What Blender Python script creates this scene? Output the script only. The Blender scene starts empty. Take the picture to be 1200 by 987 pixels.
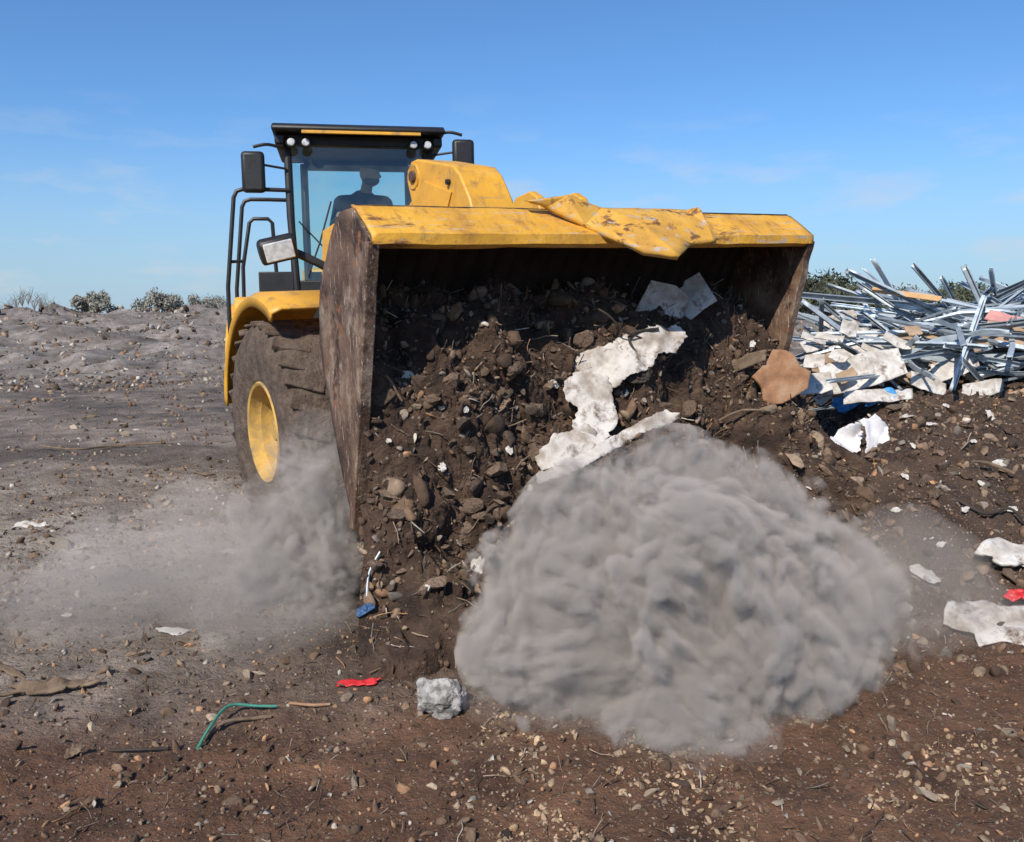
import bpy, bmesh, math, random
import numpy as np
from mathutils import Vector, Matrix, noise, Euler
from mathutils.bvhtree import BVHTree
from mathutils.geometry import delaunay_2d_cdt
random.seed(7); rng = np.random.default_rng(7)
R = math.radians
C = bpy.context.scene.collection
scene = bpy.context.scene
I4 = Matrix.Identity(4)

# ------------------------------------------------------------------ camera
CAMZ = 1.8; F = 1039.0; PITCH = R(6.67)
cam_d = bpy.data.cameras.new('camera'); cam = bpy.data.objects.new('camera', cam_d); C.objects.link(cam)
cam.location = (0, 0, CAMZ); cam.rotation_euler = (R(90) - PITCH, 0, 0)
cam_d.sensor_width = 36; cam_d.lens = 36 * F / 1200; cam_d.clip_end = 6000; cam_d.clip_start = .05
scene.camera = cam
def ray(px, py):
    u = (px - 600) / F; v = (493.5 - py) / F
    return Vector((u, math.cos(PITCH) + v * math.sin(PITCH), -math.sin(PITCH) + v * math.cos(PITCH)))
def at(px, py, Y):
    d = ray(px, py); return Vector((0, 0, CAMZ)) + d * (Y / d.y)

# ------------------------------------------------------------------ tagging
def tag(o, label=None, cat=None, group=None, kind=None):
    if label: o['label'] = label
    if cat: o['category'] = cat
    if group: o['group'] = group
    if kind: o['kind'] = kind
    return o
def empty(name, T):
    o = bpy.data.objects.new(name, None); C.objects.link(o); o.matrix_basis = T; o.empty_display_size = .2; return o
def wm(o):
    m = o.matrix_basis.copy(); p = o.parent
    while p: m = p.matrix_basis @ m; p = p.parent
    return m

# ------------------------------------------------------------------ materials
def mat(name, ramp, scale=6, detail=8, rough=.85, metal=0, bump=.3, bscale=30, coords='Object', distort=0, rnd=False,
        vcol=False, fleck=None, streak=None, bdist=.02, scratch=None):
    m = bpy.data.materials.new(name); m.use_nodes = True
    nt = m.node_tree; N = nt.nodes; L = nt.links; b = N['Principled BSDF']
    b.inputs['Roughness'].default_value = rough; b.inputs['Metallic'].default_value = metal
    tc = N.new('ShaderNodeTexCoord'); co = tc.outputs[coords]
    if rnd:
        oi = N.new('ShaderNodeObjectInfo'); ad = N.new('ShaderNodeVectorMath'); ad.operation = 'ADD'
        L.new(co, ad.inputs[0]); mu = N.new('ShaderNodeMath'); mu.operation = 'MULTIPLY'; mu.inputs[1].default_value = 57
        L.new(oi.outputs['Random'], mu.inputs[0]); L.new(mu.outputs[0], ad.inputs[1]); co = ad.outputs[0]
    n = N.new('ShaderNodeTexNoise'); n.inputs['Scale'].default_value = scale; n.inputs['Detail'].default_value = detail
    n.inputs['Distortion'].default_value = distort; n.inputs['Roughness'].default_value = .62
    L.new(co, n.inputs['Vector'])
    cr = N.new('ShaderNodeValToRGB'); e = cr.color_ramp.elements
    e[0].position = ramp[0][0]; e[0].color = ramp[0][1]; e[1].position = ramp[-1][0]; e[1].color = ramp[-1][1]
    for p, c in ramp[1:-1]:
        x = e.new(p); x.color = c
    L.new(n.outputs['Fac'], cr.inputs['Fac']); out = cr.outputs['Color']
    if rnd:
        hs = N.new('ShaderNodeHueSaturation'); mr = N.new('ShaderNodeMapRange'); mr.inputs['To Min'].default_value = .55; mr.inputs['To Max'].default_value = 1.6
        L.new(oi.outputs['Random'], mr.inputs['Value']); L.new(mr.outputs[0], hs.inputs['Value']); L.new(out, hs.inputs['Color']); out = hs.outputs['Color']
    if vcol:
        at_ = N.new('ShaderNodeAttribute'); at_.attribute_name = 'Col'
        mx = N.new('ShaderNodeMix'); mx.data_type = 'RGBA'; mx.blend_type = 'MULTIPLY'; mx.inputs[0].default_value = 1
        L.new(at_.outputs['Color'], mx.inputs[6]); L.new(out, mx.inputs[7]); out = mx.outputs[2]
    for stk in ([streak] if streak else []) + (scratch or []):
        mp = N.new('ShaderNodeMapping'); mp.inputs['Scale'].default_value = stk[1]; L.new(co, mp.inputs['Vector'])
        if len(stk) > 4: mp.inputs['Rotation'].default_value = stk[4]
        n2 = N.new('ShaderNodeTexNoise'); n2.inputs['Scale'].default_value = 1; n2.inputs['Detail'].default_value = 9; n2.inputs['Roughness'].default_value = .7
        L.new(mp.outputs[0], n2.inputs['Vector'])
        mr = N.new('ShaderNodeMapRange'); mr.inputs['From Min'].default_value = stk[2]; mr.inputs['From Max'].default_value = stk[3]
        L.new(n2.outputs['Fac'], mr.inputs['Value'])
        mx = N.new('ShaderNodeMix'); mx.data_type = 'RGBA'; mx.inputs[7].default_value = stk[0]
        L.new(mr.outputs[0], mx.inputs[0]); L.new(out, mx.inputs[6]); out = mx.outputs[2]
    if fleck:
        for col, sc, am in fleck:
            vo = N.new('ShaderNodeTexVoronoi'); vo.inputs['Scale'].default_value = sc; vo.inputs['Randomness'].default_value = 1
            L.new(co, vo.inputs['Vector'])
            lt = N.new('ShaderNodeMath'); lt.operation = 'LESS_THAN'; lt.inputs[1].default_value = .28; L.new(vo.outputs['Distance'], lt.inputs[0])
            sp = N.new('ShaderNodeSeparateColor'); L.new(vo.outputs['Color'], sp.inputs[0])
            lt2 = N.new('ShaderNodeMath'); lt2.operation = 'LESS_THAN'; lt2.inputs[1].default_value = am; L.new(sp.outputs[0], lt2.inputs[0])
            mm = N.new('ShaderNodeMath'); mm.operation = 'MULTIPLY'; L.new(lt.outputs[0], mm.inputs[0]); L.new(lt2.outputs[0], mm.inputs[1])
            mx = N.new('ShaderNodeMix'); mx.data_type = 'RGBA'; mx.inputs[7].default_value = col
            L.new(mm.outputs[0], mx.inputs[0]); L.new(out, mx.inputs[6]); out = mx.outputs[2]
    L.new(out, b.inputs['Base Color'])
    if bump:
        n3 = N.new('ShaderNodeTexNoise'); n3.inputs['Scale'].default_value = bscale; n3.inputs['Detail'].default_value = 10; n3.inputs['Roughness'].default_value = .65
        L.new(co, n3.inputs['Vector'])
        bp = N.new('ShaderNodeBump'); bp.inputs['Strength'].default_value = bump; bp.inputs['Distance'].default_value = bdist
        L.new(n3.outputs['Fac'], bp.inputs['Height']); L.new(bp.outputs[0], b.inputs['Normal'])
    return m
def c3(r, g, b): return (r, g, b, 1)
YEL = c3(.76, .38, .035)
M = {}
M['yellow'] = mat('muddy yellow paint', [(.25, c3(.42, .21, .03)), (.42, c3(.66, .34, .04)), (.6, YEL), (.8, c3(.76, .44, .08))], scale=5, rough=.45, bump=.12, bscale=60,
                  streak=(c3(.26, .155, .08), (7, 7, 3), .54, .72), scratch=[(c3(.34, .25, .16), (3, 3, 40), .60, .67)])
M['yellow_worn'] = mat('scuffed yellow bucket paint', [(.3, c3(.30, .15, .04)), (.40, c3(.58, .29, .035)), (.55, c3(.74, .38, .035)), (.8, c3(.80, .47, .08))], scale=3, rough=.55, bump=.3, bscale=30,
                  streak=(c3(.16, .07, .03), (1.6, 7, 7), .535, .60), scratch=[(c3(.50, .40, .28), (3.5, 60, 60), .57, .63), (c3(.40, .19, .05), (12, 6, 6), .54, .66), (c3(.40, .33, .27), (6, 14, 14), .62, .67)])
M['guard'] = mat('bent yellow guard plate', [(.3, c3(.48, .25, .05)), (.5, c3(.70, .37, .05)), (.8, c3(.78, .48, .11))], scale=4, rough=.5, bump=.2, bscale=30,
                  streak=(c3(.18, .08, .03), (5, 9, 9), .56, .62), scratch=[(c3(.48, .41, .33), (9, 9, 22), .57, .62), (c3(.32, .16, .05), (14, 14, 9), .57, .66)])
M['rim_yellow'] = mat('dusty yellow rim paint', [(.3, c3(.22, .15, .08)), (.46, c3(.40, .26, .09)), (.58, c3(.56, .34, .08)), (.8, c3(.56, .40, .19))], scale=6, rough=.85, bump=.3)
M['bucket_steel'] = mat('scraped muddy bucket steel', [(.25, c3(.03, .017, .011)), (.40, c3(.085, .046, .028)), (.52, c3(.15, .088, .055)), (.66, c3(.24, .16, .11)), (.85, c3(.13, .06, .035))], scale=3.2, detail=15, rough=.65, bump=.5, bscale=30,
                  streak=(c3(.33, .245, .18), (5, 5, 3.2), .54, .66), scratch=[(c3(.045, .024, .015), (4, 4, 3.4), .54, .62), (c3(.50, .43, .36), (90, 90, 5), .60, .635, (0, R(24), 0)), (c3(.29, .105, .035), (8, 8, 7), .59, .66)], distort=.2)
M['bucket_in'] = mat('dark mud caked steel', [(.3, c3(.012, .008, .006)), (.6, c3(.035, .022, .015)), (.8, c3(.07, .04, .026))], scale=4, rough=.85, bump=.6, bscale=15)
M['black'] = mat('black machine paint', [(.3, c3(.008, .008, .009)), (.7, c3(.022, .021, .021)), (.9, c3(.06, .05, .04))], scale=6, rough=.5, bump=.1)
M['tyre'] = mat('mud covered tyre rubber', [(.25, c3(.055, .038, .027)), (.45, c3(.115, .08, .058)), (.62, c3(.175, .128, .094)), (.85, c3(.23, .175, .138))], scale=8, rough=.98, bump=1, bscale=22, bdist=.05)
M['chrome'] = mat('steel rod', [(.3, c3(.5, .5, .5)), (.7, c3(.6, .6, .6))], rough=.25, metal=1, bump=0)
M['lamp'] = mat('lamp lens', [(.3, c3(.35, .37, .37)), (.7, c3(.75, .75, .73))], rough=.15, bump=0, scale=20)
M['seat'] = mat('dark seat fabric', [(.3, c3(.02, .02, .022)), (.7, c3(.04, .04, .042))], rough=.9)
def glass(name, tint, lo=.03, hi=.16, gl=.08):
    m = bpy.data.materials.new(name); m.use_nodes = True; nt = m.node_tree; N = nt.nodes; L = nt.links
    for n in list(N): N.remove(n)
    o = N.new('ShaderNodeOutputMaterial'); t = N.new('ShaderNodeBsdfTransparent'); t.inputs[0].default_value = tint
    d = N.new('ShaderNodeBsdfDiffuse'); d.inputs[0].default_value = (.42, .50, .48, 1)
    tc = N.new('ShaderNodeTexCoord'); n = N.new('ShaderNodeTexNoise'); n.inputs['Scale'].default_value = 2.5; n.inputs['Detail'].default_value = 8
    L.new(tc.outputs['Object'], n.inputs['Vector']); mr = N.new('ShaderNodeMapRange'); mr.inputs['From Min'].default_value = .35; mr.inputs['From Max'].default_value = .75; mr.inputs['To Min'].default_value = lo; mr.inputs['To Max'].default_value = hi
    L.new(n.outputs['Fac'], mr.inputs['Value'])
    m0 = N.new('ShaderNodeMixShader'); L.new(mr.outputs[0], m0.inputs[0]); L.new(t.outputs[0], m0.inputs[1]); L.new(d.outputs[0], m0.inputs[2])
    g = N.new('ShaderNodeBsdfGlossy'); g.inputs['Roughness'].default_value = .03
    mx = N.new('ShaderNodeMixShader'); mx.inputs[0].default_value = gl
    L.new(m0.outputs[0], mx.inputs[1]); L.new(g.outputs[0], mx.inputs[2]); L.new(mx.outputs[0], o.inputs[0]); return m
M['glass'] = glass('tinted dusty windshield glass', (.76, .88, .82, 1), .01, .14, .09)
M['glass2'] = glass('tinted cab glass', (.78, .90, .86, 1), .01, .03, .04)
M['mirror'] = mat('mirror glass', [(.3, c3(.6, .6, .6)), (.7, c3(.7, .7, .7))], rough=.05, metal=1, bump=0)
M['soil'] = mat('dark clumpy soil', [(.25, c3(.020, .012, .008)), (.40, c3(.055, .031, .019)), (.55, c3(.11, .064, .040)), (.70, c3(.18, .115, .073)), (.88, c3(.28, .195, .135))], scale=6, detail=15, rough=.95, bump=1, bscale=38, bdist=.06,
               fleck=[(c3(.3, .25, .19), 30, .07)])
M['ground'] = mat('dusty rubble ground', [(.28, c3(.38, .34, .32)), (.42, c3(.76, .74, .73)), (.55, c3(1.05, 1.05, 1.05)), (.75, c3(1.7, 1.7, 1.7))], scale=2.6, detail=15, rough=.98, bump=1, bscale=20, bdist=.05, vcol=True,
               fleck=[(c3(.34, .28, .21), 40, .12), (c3(.20, .13, .085), 55, .22), (c3(.27, .20, .14), 90, .2)])
M['stones'] = mat('mixed stones', [(.3, c3(.6, .6, .6)), (.7, c3(1.35, 1.35, 1.35))], scale=25, rough=.95, bump=.4, bscale=60, vcol=True)
M['rock'] = mat('brown grey rock', [(.3, c3(.065, .043, .029)), (.5, c3(.15, .10, .068)), (.75, c3(.28, .205, .15))], scale=6, rough=.95, bump=.6, bscale=40, rnd=True)
M['rock_pale'] = mat('pale limestone', [(.3, c3(.22, .16, .11)), (.55, c3(.36, .28, .20)), (.8, c3(.5, .43, .33))], scale=10, rough=.95, bump=.5, bscale=50, rnd=True)
M['rock_grey'] = mat('rough grey concrete', [(.3, c3(.12, .11, .09)), (.45, c3(.24, .225, .20)), (.55, c3(.45, .43, .40)), (.75, c3(.62, .60, .57))], scale=2.2, detail=14, rough=.95, bump=.8, bscale=9)
M['plaster'] = mat('dirty white plasterboard', [(.28, c3(.16, .12, .09)), (.40, c3(.38, .34, .29)), (.52, c3(.60, .57, .53)), (.8, c3(.76, .74, .71))], scale=3.5, detail=12, rough=.9, bump=.4, bscale=25,
                   scratch=[(c3(.17, .115, .08), (8, 8, 8), .54, .66)])
M['plaster_dirty'] = mat('soiled torn plasterboard', [(.30, c3(.13, .09, .065)), (.42, c3(.34, .29, .24)), (.51, c3(.56, .52, .475)), (.8, c3(.70, .68, .64))], scale=3.2, detail=14, rough=.9, bump=.35, bscale=20,
                   scratch=[(c3(.14, .09, .06), (5, 5, 5), .52, .64)])
M['cloth'] = mat('white rag cloth', [(.3, c3(.5, .48, .48)), (.6, c3(.76, .75, .76))], scale=5, rough=.95, bump=.3)
M['card'] = mat('worn cardboard', [(.3, c3(.26, .17, .10)), (.6, c3(.42, .30, .20)), (.8, c3(.5, .38, .27))], scale=5, rough=.9, bump=.2)
M['slab'] = mat('orange brown slab', [(.3, c3(.15, .075, .04)), (.5, c3(.30, .155, .08)), (.75, c3(.42, .29, .19))], scale=6, rough=.95, bump=.6)
M['wood'] = mat('weathered timber', [(.3, c3(.10, .065, .04)), (.6, c3(.20, .14, .09)), (.8, c3(.32, .24, .17))], scale=9, rough=.9, bump=.5)
M['wood_o'] = mat('orange pine', [(.3, c3(.55, .3, .12)), (.7, c3(.72, .45, .22))], scale=4, rough=.8, bump=.2)
M['zinc'] = mat('galvanised steel', [(.3, c3(.26, .30, .33)), (.55, c3(.42, .48, .52)), (.8, c3(.58, .64, .68))], scale=6, rough=.5, metal=.3, bump=.1, rnd=True)
M['blue'] = mat('blue plastic', [(.3, c3(.03, .22, .55)), (.7, c3(.10, .42, .80))], scale=8, rough=.5)
M['blue_dark'] = mat('dark blue plastic', [(.3, c3(.02, .06, .15)), (.7, c3(.05, .12, .25))], scale=8, rough=.5)
M['red'] = mat('red plastic', [(.3, c3(.45, .015, .02)), (.7, c3(.7, .04, .04))], scale=9, rough=.5)
M['pink'] = mat('pink sheet', [(.3, c3(.5, .22, .2)), (.7, c3(.62, .32, .28))], scale=9, rough=.8)
M['green'] = mat('teal green webbing', [(.3, c3(.03, .17, .12)), (.7, c3(.07, .32, .23))], scale=12, rough=.7)
M['dark_rod'] = mat('dark rusty rod', [(.3, c3(.02, .015, .012)), (.7, c3(.06, .045, .035))], rough=.8)
M['leaf'] = mat('haze tinted olive foliage', [(.3, c3(.055, .065, .04)), (.6, c3(.10, .11, .065)), (.8, c3(.15, .155, .10))], scale=1.2, rough=.9, bump=0, rnd=True)  # olive leaves, lightened in the base colour to suggest distance haze
M['leaf_dry'] = mat('haze tinted dry grey green foliage', [(.3, c3(.22, .215, .18)), (.6, c3(.30, .29, .24)), (.8, c3(.37, .35, .29))], scale=1.5, rough=.9, bump=0)  # dry foliage tone with distance haze painted in as extra paleness
M['bark'] = mat('bark', [(.3, c3(.13, .11, .09)), (.7, c3(.22, .19, .16))], rough=.9)
M['skin'] = mat('skin', [(.3, c3(.36, .2, .14)), (.7, c3(.48, .28, .2))], rough=.6, bump=0)
M['jacket'] = mat('dark jacket cloth', [(.3, c3(.012, .013, .015)), (.7, c3(.03, .03, .032))], rough=.9)
M['trousers'] = mat('dark trousers cloth', [(.3, c3(.03, .03, .04)), (.7, c3(.05, .05, .06))], rough=.9)
M['hair'] = mat('dark hair', [(.3, c3(.015, .01, .008)), (.7, c3(.03, .02, .015))], rough=.8)

# ------------------------------------------------------------------ mesh helpers
def link_mesh(name, me, m, parent=None, T=None, smooth=True):
    o = bpy.data.objects.new(name, me); C.objects.link(o)
    if m: me.materials.append(m)
    if smooth:
        me.polygons.foreach_set('use_smooth', [True] * len(me.polygons))
        try: me.set_sharp_from_angle(angle=R(35))
        except Exception: pass
    if parent:
        o.parent = parent; me.transform(wm(parent).inverted() @ (T or I4))
    elif T is not None: o.matrix_basis = T
    return o
class MB:
    def __init__(s): s.v = []; s.f = []
    def add(s, v, f):
        k = len(s.v); s.v += [Vector(p) for p in v]; s.f += [[i + k for i in q] for q in f]; return s
    def box(s, c, d, Rm=None):
        c = Vector(c); v = []
        for x in (-.5, .5):
            for y in (-.5, .5):
                for z in (-.5, .5):
                    p = Vector((x * d[0], y * d[1], z * d[2])); v.append(c + (Rm @ p if Rm else p))
        return s.add(v, [(0, 1, 3, 2), (4, 6, 7, 5), (0, 4, 5, 1), (2, 3, 7, 6), (0, 2, 6, 4), (1, 5, 7, 3)])
    def prism_x(s, poly, x0, x1):
        n = len(poly); v = [(x0, y, z) for y, z in poly] + [(x1, y, z) for y, z in poly]
        return s.add(v, [list(range(n)), list(range(2 * n - 1, n - 1, -1))] + [(i, i + n, (i + 1) % n + n, (i + 1) % n) for i in range(n)])
    def tube(s, pts, r, n=10):
        pts = [Vector(p) for p in pts]; rr = r if isinstance(r, (list, tuple)) else [r] * len(pts); v = []; up = None
        for i, p in enumerate(pts):
            d = (pts[min(i + 1, len(pts) - 1)] - pts[max(i - 1, 0)]).normalized()
            if up is None: up = Vector((0, 0, 1)) if abs(d.z) < .9 else Vector((1, 0, 0))
            a = d.cross(up).normalized(); b = a.cross(d).normalized(); up = b
            for k in range(n):
                t = 2 * math.pi * k / n; v.append(p + (a * math.cos(t) + b * math.sin(t)) * rr[i])
        f = [(i * n + k, i * n + (k + 1) % n, (i + 1) * n + (k + 1) % n, (i + 1) * n + k) for i in range(len(pts) - 1) for k in range(n)]
        f += [list(range(n))[::-1], [(len(pts) - 1) * n + k for k in range(n)]]
        return s.add(v, f)
    def lathe_x(s, prof, n, c=(0, 0, 0)):
        v = []
        for r, x in prof:
            for k in range(n):
                t = 2 * math.pi * k / n; v.append((c[0] + x, c[1] + r * math.cos(t), c[2] + r * math.sin(t)))
        f = [(i * n + k, i * n + (k + 1) % n, (i + 1) * n + (k + 1) % n, (i + 1) * n + k) for i in range(len(prof) - 1) for k in range(n)]
        return s.add(v, f)
    def build(s, name, m, parent=None, T=None, bevel=0, smooth=True, solid=0):
        me = bpy.data.meshes.new(name); me.from_pydata([tuple(p) for p in s.v], [], s.f); me.update()
        bm = bmesh.new(); bm.from_mesh(me); bmesh.ops.recalc_face_normals(bm, faces=bm.faces); bm.to_mesh(me); bm.free()
        o = link_mesh(name, me, m, parent, T, smooth)
        if solid: md = o.modifiers.new('solid', 'SOLIDIFY'); md.thickness = solid; md.offset = 0
        if bevel: md = o.modifiers.new('bevel', 'BEVEL'); md.width = bevel; md.segments = 2; md.limit_method = 'ANGLE'; md.angle_limit = R(40)
        return o
def curve(pts, n=6):
    pts = [Vector(p) for p in pts]; P = [pts[0]] + pts + [pts[-1]]; out = []
    for i in range(1, len(P) - 2):
        for k in range(n):
            t = k / n; a, b, c, d = P[i - 1], P[i], P[i + 1], P[i + 2]
            out.append(.5 * ((2 * b) + (c - a) * t + (2 * a - 5 * b + 4 * c - d) * t * t + (3 * b - a - 3 * c + d) * t ** 3))
    out.append(pts[-1]); return out
def sheet2d(outline, sp):
    xs = [p[0] for p in outline]; ys = [p[1] for p in outline]
    n = len(outline); dense = []
    for i in range(n):
        a = Vector(outline[i]); b = Vector(outline[(i + 1) % n]); k = max(1, int((b - a).length / sp))
        dense += [a.lerp(b, j / k) for j in range(k)]
    m_ = len(dense); inner = []
    x = min(xs)
    while x < max(xs):
        y = min(ys)
        while y < max(ys):
            inner.append(Vector((x + random.uniform(-.2, .2) * sp, y + random.uniform(-.2, .2) * sp))); y += sp
        x += sp
    r = delaunay_2d_cdt(dense + inner, [], [list(range(m_))], 1, 1e-5)
    return r[0], r[2]
def dup(o, T):
    r = o.copy(); C.objects.link(r); r.matrix_basis = T
    for ch in list(o.children):
        c = ch.copy(); C.objects.link(c); c.parent = r
    return r
def TRS(loc, rot=(0, 0, 0), sc=(1, 1, 1)):
    if isinstance(sc, (int, float)): sc = (sc, sc, sc)
    return Matrix.Translation(loc) @ Euler(rot).to_matrix().to_4x4() @ Matrix.Diagonal((*sc, 1))

# ------------------------------------------------------------------ terrain
def ss(a, b, x):
    t = min(1, max(0, (x - a) / (b - a))); return t * t * (3 - 2 * t)
def fr(x, y, z=0., o=5, H=.9): return noise.fractal(Vector((x, y, z)), H, 2.1, o)
def hmacro(x, y):
    h = 0
    bx = 1.60 + .25 * math.sin(y * .9) + .12 * max(0, y - 7)
    h += 1.05 * ss(bx, bx + 1.8, x) * ss(4.2, 7.6, y) * (1 - ss(13, 20, y))
    h += .25 * math.exp(-((x - 4.9) / 1.6) ** 2 - ((y - 9.4) / 1.3) ** 2)
    h += .30 * math.exp(-((x - 2.5) / .9) ** 2 - ((y - 5.9) / .9) ** 2)
    h += .10 * math.exp(-((x - .8) / 2.0) ** 2 - ((y - 6.0) / 1.8) ** 2)
    if y > 20:
        h += 1.78 * ss(25, 46, y + 8 * noise.noise(Vector((x * .07, 0, 3)))) * (1 + .18 * noise.noise(Vector((x * .09, y * .05, 1))))
    return h
def hfull(x, y):
    h = hmacro(x, y)
    mo = ss(1.6, 3.0, x) * ss(4, 6, y)
    rough = .9 + .9 * mo + .5 * math.exp(-((x + .6) / 1.2) ** 2 - ((y - 4.3) / .6) ** 2)
    h += .05 * fr(x * .7, y * .7, 2) + rough * (.024 * fr(x * 3.2, y * 3.2, 5, 6, .75) + .024 * abs(fr(x * 9, y * 9, 8, 4, .6))) + .12 * mo * abs(fr(x * 1.6, y * 1.6, 14, 4, .8))
    if y > 12:
        h += ss(12, 18, y) * (1 - ss(40, 60, y)) * .06 * fr(x * .9, y * .7, 27, 6, .6)
        k = ss(22, 34, y) * (1 - ss(70, 120, y)); h += k * (.26 * fr(x * .35, y * .35, 7, 6, .7) + .60 * max(0, fr(x * .5, y * .35, 17, 6, .55)))
    return h
def axis(lo, hi, st, LO, HI, g=1.09):
    a = list(np.arange(lo, hi, st)); s = st; x = a[-1]
    while x < HI: s *= g; x += s; a.append(x)
    s = st; x = lo; p = []
    while x > LO: s *= g; x -= s; p.append(x)
    return p[::-1] + a
xs = axis(-3.4, 4.8, .028, -2600, 2600, 1.045); ys = axis(1.7, 9.0, .028, -40, 3500, 1.022)
nx, ny = len(xs), len(ys)
V = np.empty((ny, nx, 3)); CL = np.ones((ny, nx, 4))
near = np.array((.155, .077, .041)); mid = np.array((.215, .17, .133)); dark = np.array((.080, .049, .032)); far = np.array((.215, .188, .165)); dust_c = np.array((.36, .31, .255)); track = np.array((.165, .133, .107))
for j, y in enumerate(ys):
    for i, x in enumerate(xs):
        V[j, i] = (x, y, hfull(x, y) if abs(x) < 500 and y < 600 else 1.9)
        n1 = fr(x * .8, y * .8, 11, 4); n2 = fr(x * .25, y * .5, 4, 5); n3 = fr(x * .12, y * .12, 41, 5)
        a = ss(3.5, 5.2, y - .15 * x + .7 * n1 - (.8 if x > 0 else 0))
        c = near * (1 - a) * (1 + .35 * fr(x * 2.5, y * 2.5, 31, 4)) + mid * a
        t_ = ss(9, 12, y + n1) * (1 - ss(20, 32, y + 10 * n3)) * .9; c = c * (1 - t_) + track * t_ * max(.45, 1 + .9 * n2 + .3 * noise.noise(Vector((x * .25, y * 1.8, 3))) + .45 * n1)
        d = a * ss(-.1, .5, n2 + .3) * math.exp(-((y - 7.0) / 2.6) ** 2) * .95
        c = c * (1 - d) + dust_c * d
        m = ss(1.2, 2.6, x + .3 * n1) * ss(4.0, 5.2, y) * (1 - ss(14, 22, y)); c = c * (1 - m) + dark * m
        b = ss(20, 32, y + 10 * n3); c = c * (1 - b) + far * max(.35, 1 + .9 * n1) * b
        k = math.exp(-((x + .7) / .8) ** 2 - ((y - 4.5) / .5) ** 2); c = c * (1 - k) + dark * k
        CL[j, i, :3] = c
def grid_mesh(name, V, CLs=None):
    ny, nx = V.shape[:2]; me = bpy.data.meshes.new(name)
    me.vertices.add(nx * ny); me.vertices.foreach_set('co', V.reshape(-1).astype(np.float32))
    a = (np.arange(ny - 1)[:, None] * nx + np.arange(nx - 1)[None]).reshape(-1)
    q = np.stack([a, a + 1, a + nx + 1, a + nx], 1).reshape(-1)
    me.loops.add(len(q)); me.loops.foreach_set('vertex_index', q.astype(np.int32))
    me.polygons.add(len(a)); me.polygons.foreach_set('loop_start', np.arange(0, len(q), 4, dtype=np.int32))
    me.update(calc_edges=True); me.validate()
    if CLs is not None:
        at_ = me.color_attributes.new('Col', 'FLOAT_COLOR', 'POINT'); at_.data.foreach_set('color', CLs.reshape(-1).astype(np.float32))
    return me
gme = grid_mesh('ground', V, CL)
ground = bpy.data.objects.new('ground', gme); C.objects.link(ground); gme.materials.append(M['ground'])
gme.polygons.foreach_set('use_smooth', [True] * len(gme.polygons)); tag(ground, kind='structure')

# ------------------------------------------------------------------ loader frames
A = R(32); ROLL = R(-2.55)
MF = Matrix.Translation((-.533, 7.691, .075)) @ Matrix.Rotation(A, 4, 'Z') @ Matrix.Rotation(ROLL, 4, 'Y')
MR = Matrix.Translation((-1.47, 9.1, .05)) @ Matrix.Rotation(R(11), 4, 'Z') @ Matrix.Rotation(R(-.8), 4, 'Y') @ Matrix.Diagonal((1, 1, .983, 1))
loader = empty('wheel_loader', MF)
tag(loader, 'yellow wheel loader with a tall black cab tipping a bucket of soil', 'wheel loader')
LY = -2.49; HW = 1.675
outer = [(.207, 2.38), (.36, 2.37), (.5, 2.30), (.66, 2.14), (.78, 1.95), (.83, 1.75), (.80, 1.5), (.72, 1.25), (.61, .95), (.47, .60)]
oc = [Vector((LY + t, z, 0)) for t, z in outer]; oc = curve(oc, 4)
b = MB(); nxs = 24; h = len(oc)
for k in range(nxs):
    x0 = -HW + 2 * HW * k / nxs; x1 = -HW + 2 * HW * (k + 1) / nxs
    v = [(x0, p.x, p.y) for p in oc] + [(x1, p.x, p.y) for p in oc]; b.add(v, [(i, i + 1, h + i + 1, h + i) for i in range(h - 1)])
bucket = b.build('bucket', M['bucket_in'], loader, MF, solid=.035)
front = [(0, 2.19), (.08, 1.9), (.18, 1.55), (.28, 1.2), (.38, .88), (.46, .57)]
for sx in (-1, 1):
    so = [(LY + t, z) for t, z in front] + [(p.x, p.y) for p in oc[::-1]]; vs, fs = sheet2d(so, .07); b = MB(); x = sx * HW
    b.add([(x + .014 * fr(p.x * 3, p.y * 3, sx), p.x, p.y) for p in vs], fs)
    b.build('side_plate', M['bucket_steel'], bucket, MF, solid=.045)
    fpts = []
    for k in range(len(front) - 1):
        for q in range(6):
            f = q / 6; t = front[k][0] * (1 - f) + front[k + 1][0] * f; z = front[k][1] * (1 - f) + front[k + 1][1] * f
            fpts.append((LY + t - .012 + .014 * noise.noise(Vector((z * 9, sx, 0))), z))
    fpts.append((LY + front[-1][0] - .012, front[-1][1]))
    bk = [(LY + t + .065, z) for t, z in front[::-1]]
    MB().prism_x(fpts + bk, x - .034, x + .034).build('wear_bar', M['bucket_steel'], bucket, MF, bevel=.006)
def strip(x0, x1, nx_, prof, wob=.0, seed=0):
    b = MB(); m_ = len(prof); vs = []
    for i in range(nx_ + 1):
        x = x0 + (x1 - x0) * i / nx_
        for j, (y, z) in enumerate(prof):
            w = wob * fr(x * 2.1, seed + j * .3, 0, 4); vs.append((x, y - w, z + w * .6))
    b.add(vs, [(i * m_ + j, (i + 1) * m_ + j, (i + 1) * m_ + j + 1, i * m_ + j + 1) for i in range(nx_) for j in range(m_ - 1)]); return b
te = strip(-HW - .01, HW + .01, 90, [(LY + .14, 2.17), (LY + .03, 2.165), (LY - .012, 2.18), (LY - .012, 2.225), (LY + .09, 2.30), (LY + .19, 2.375), (LY + .24, 2.392)], .010, 3).build('top_edge', M['yellow_worn'], bucket, MF, solid=.02)
te.data.set_sharp_from_angle(angle=R(20))
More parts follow.
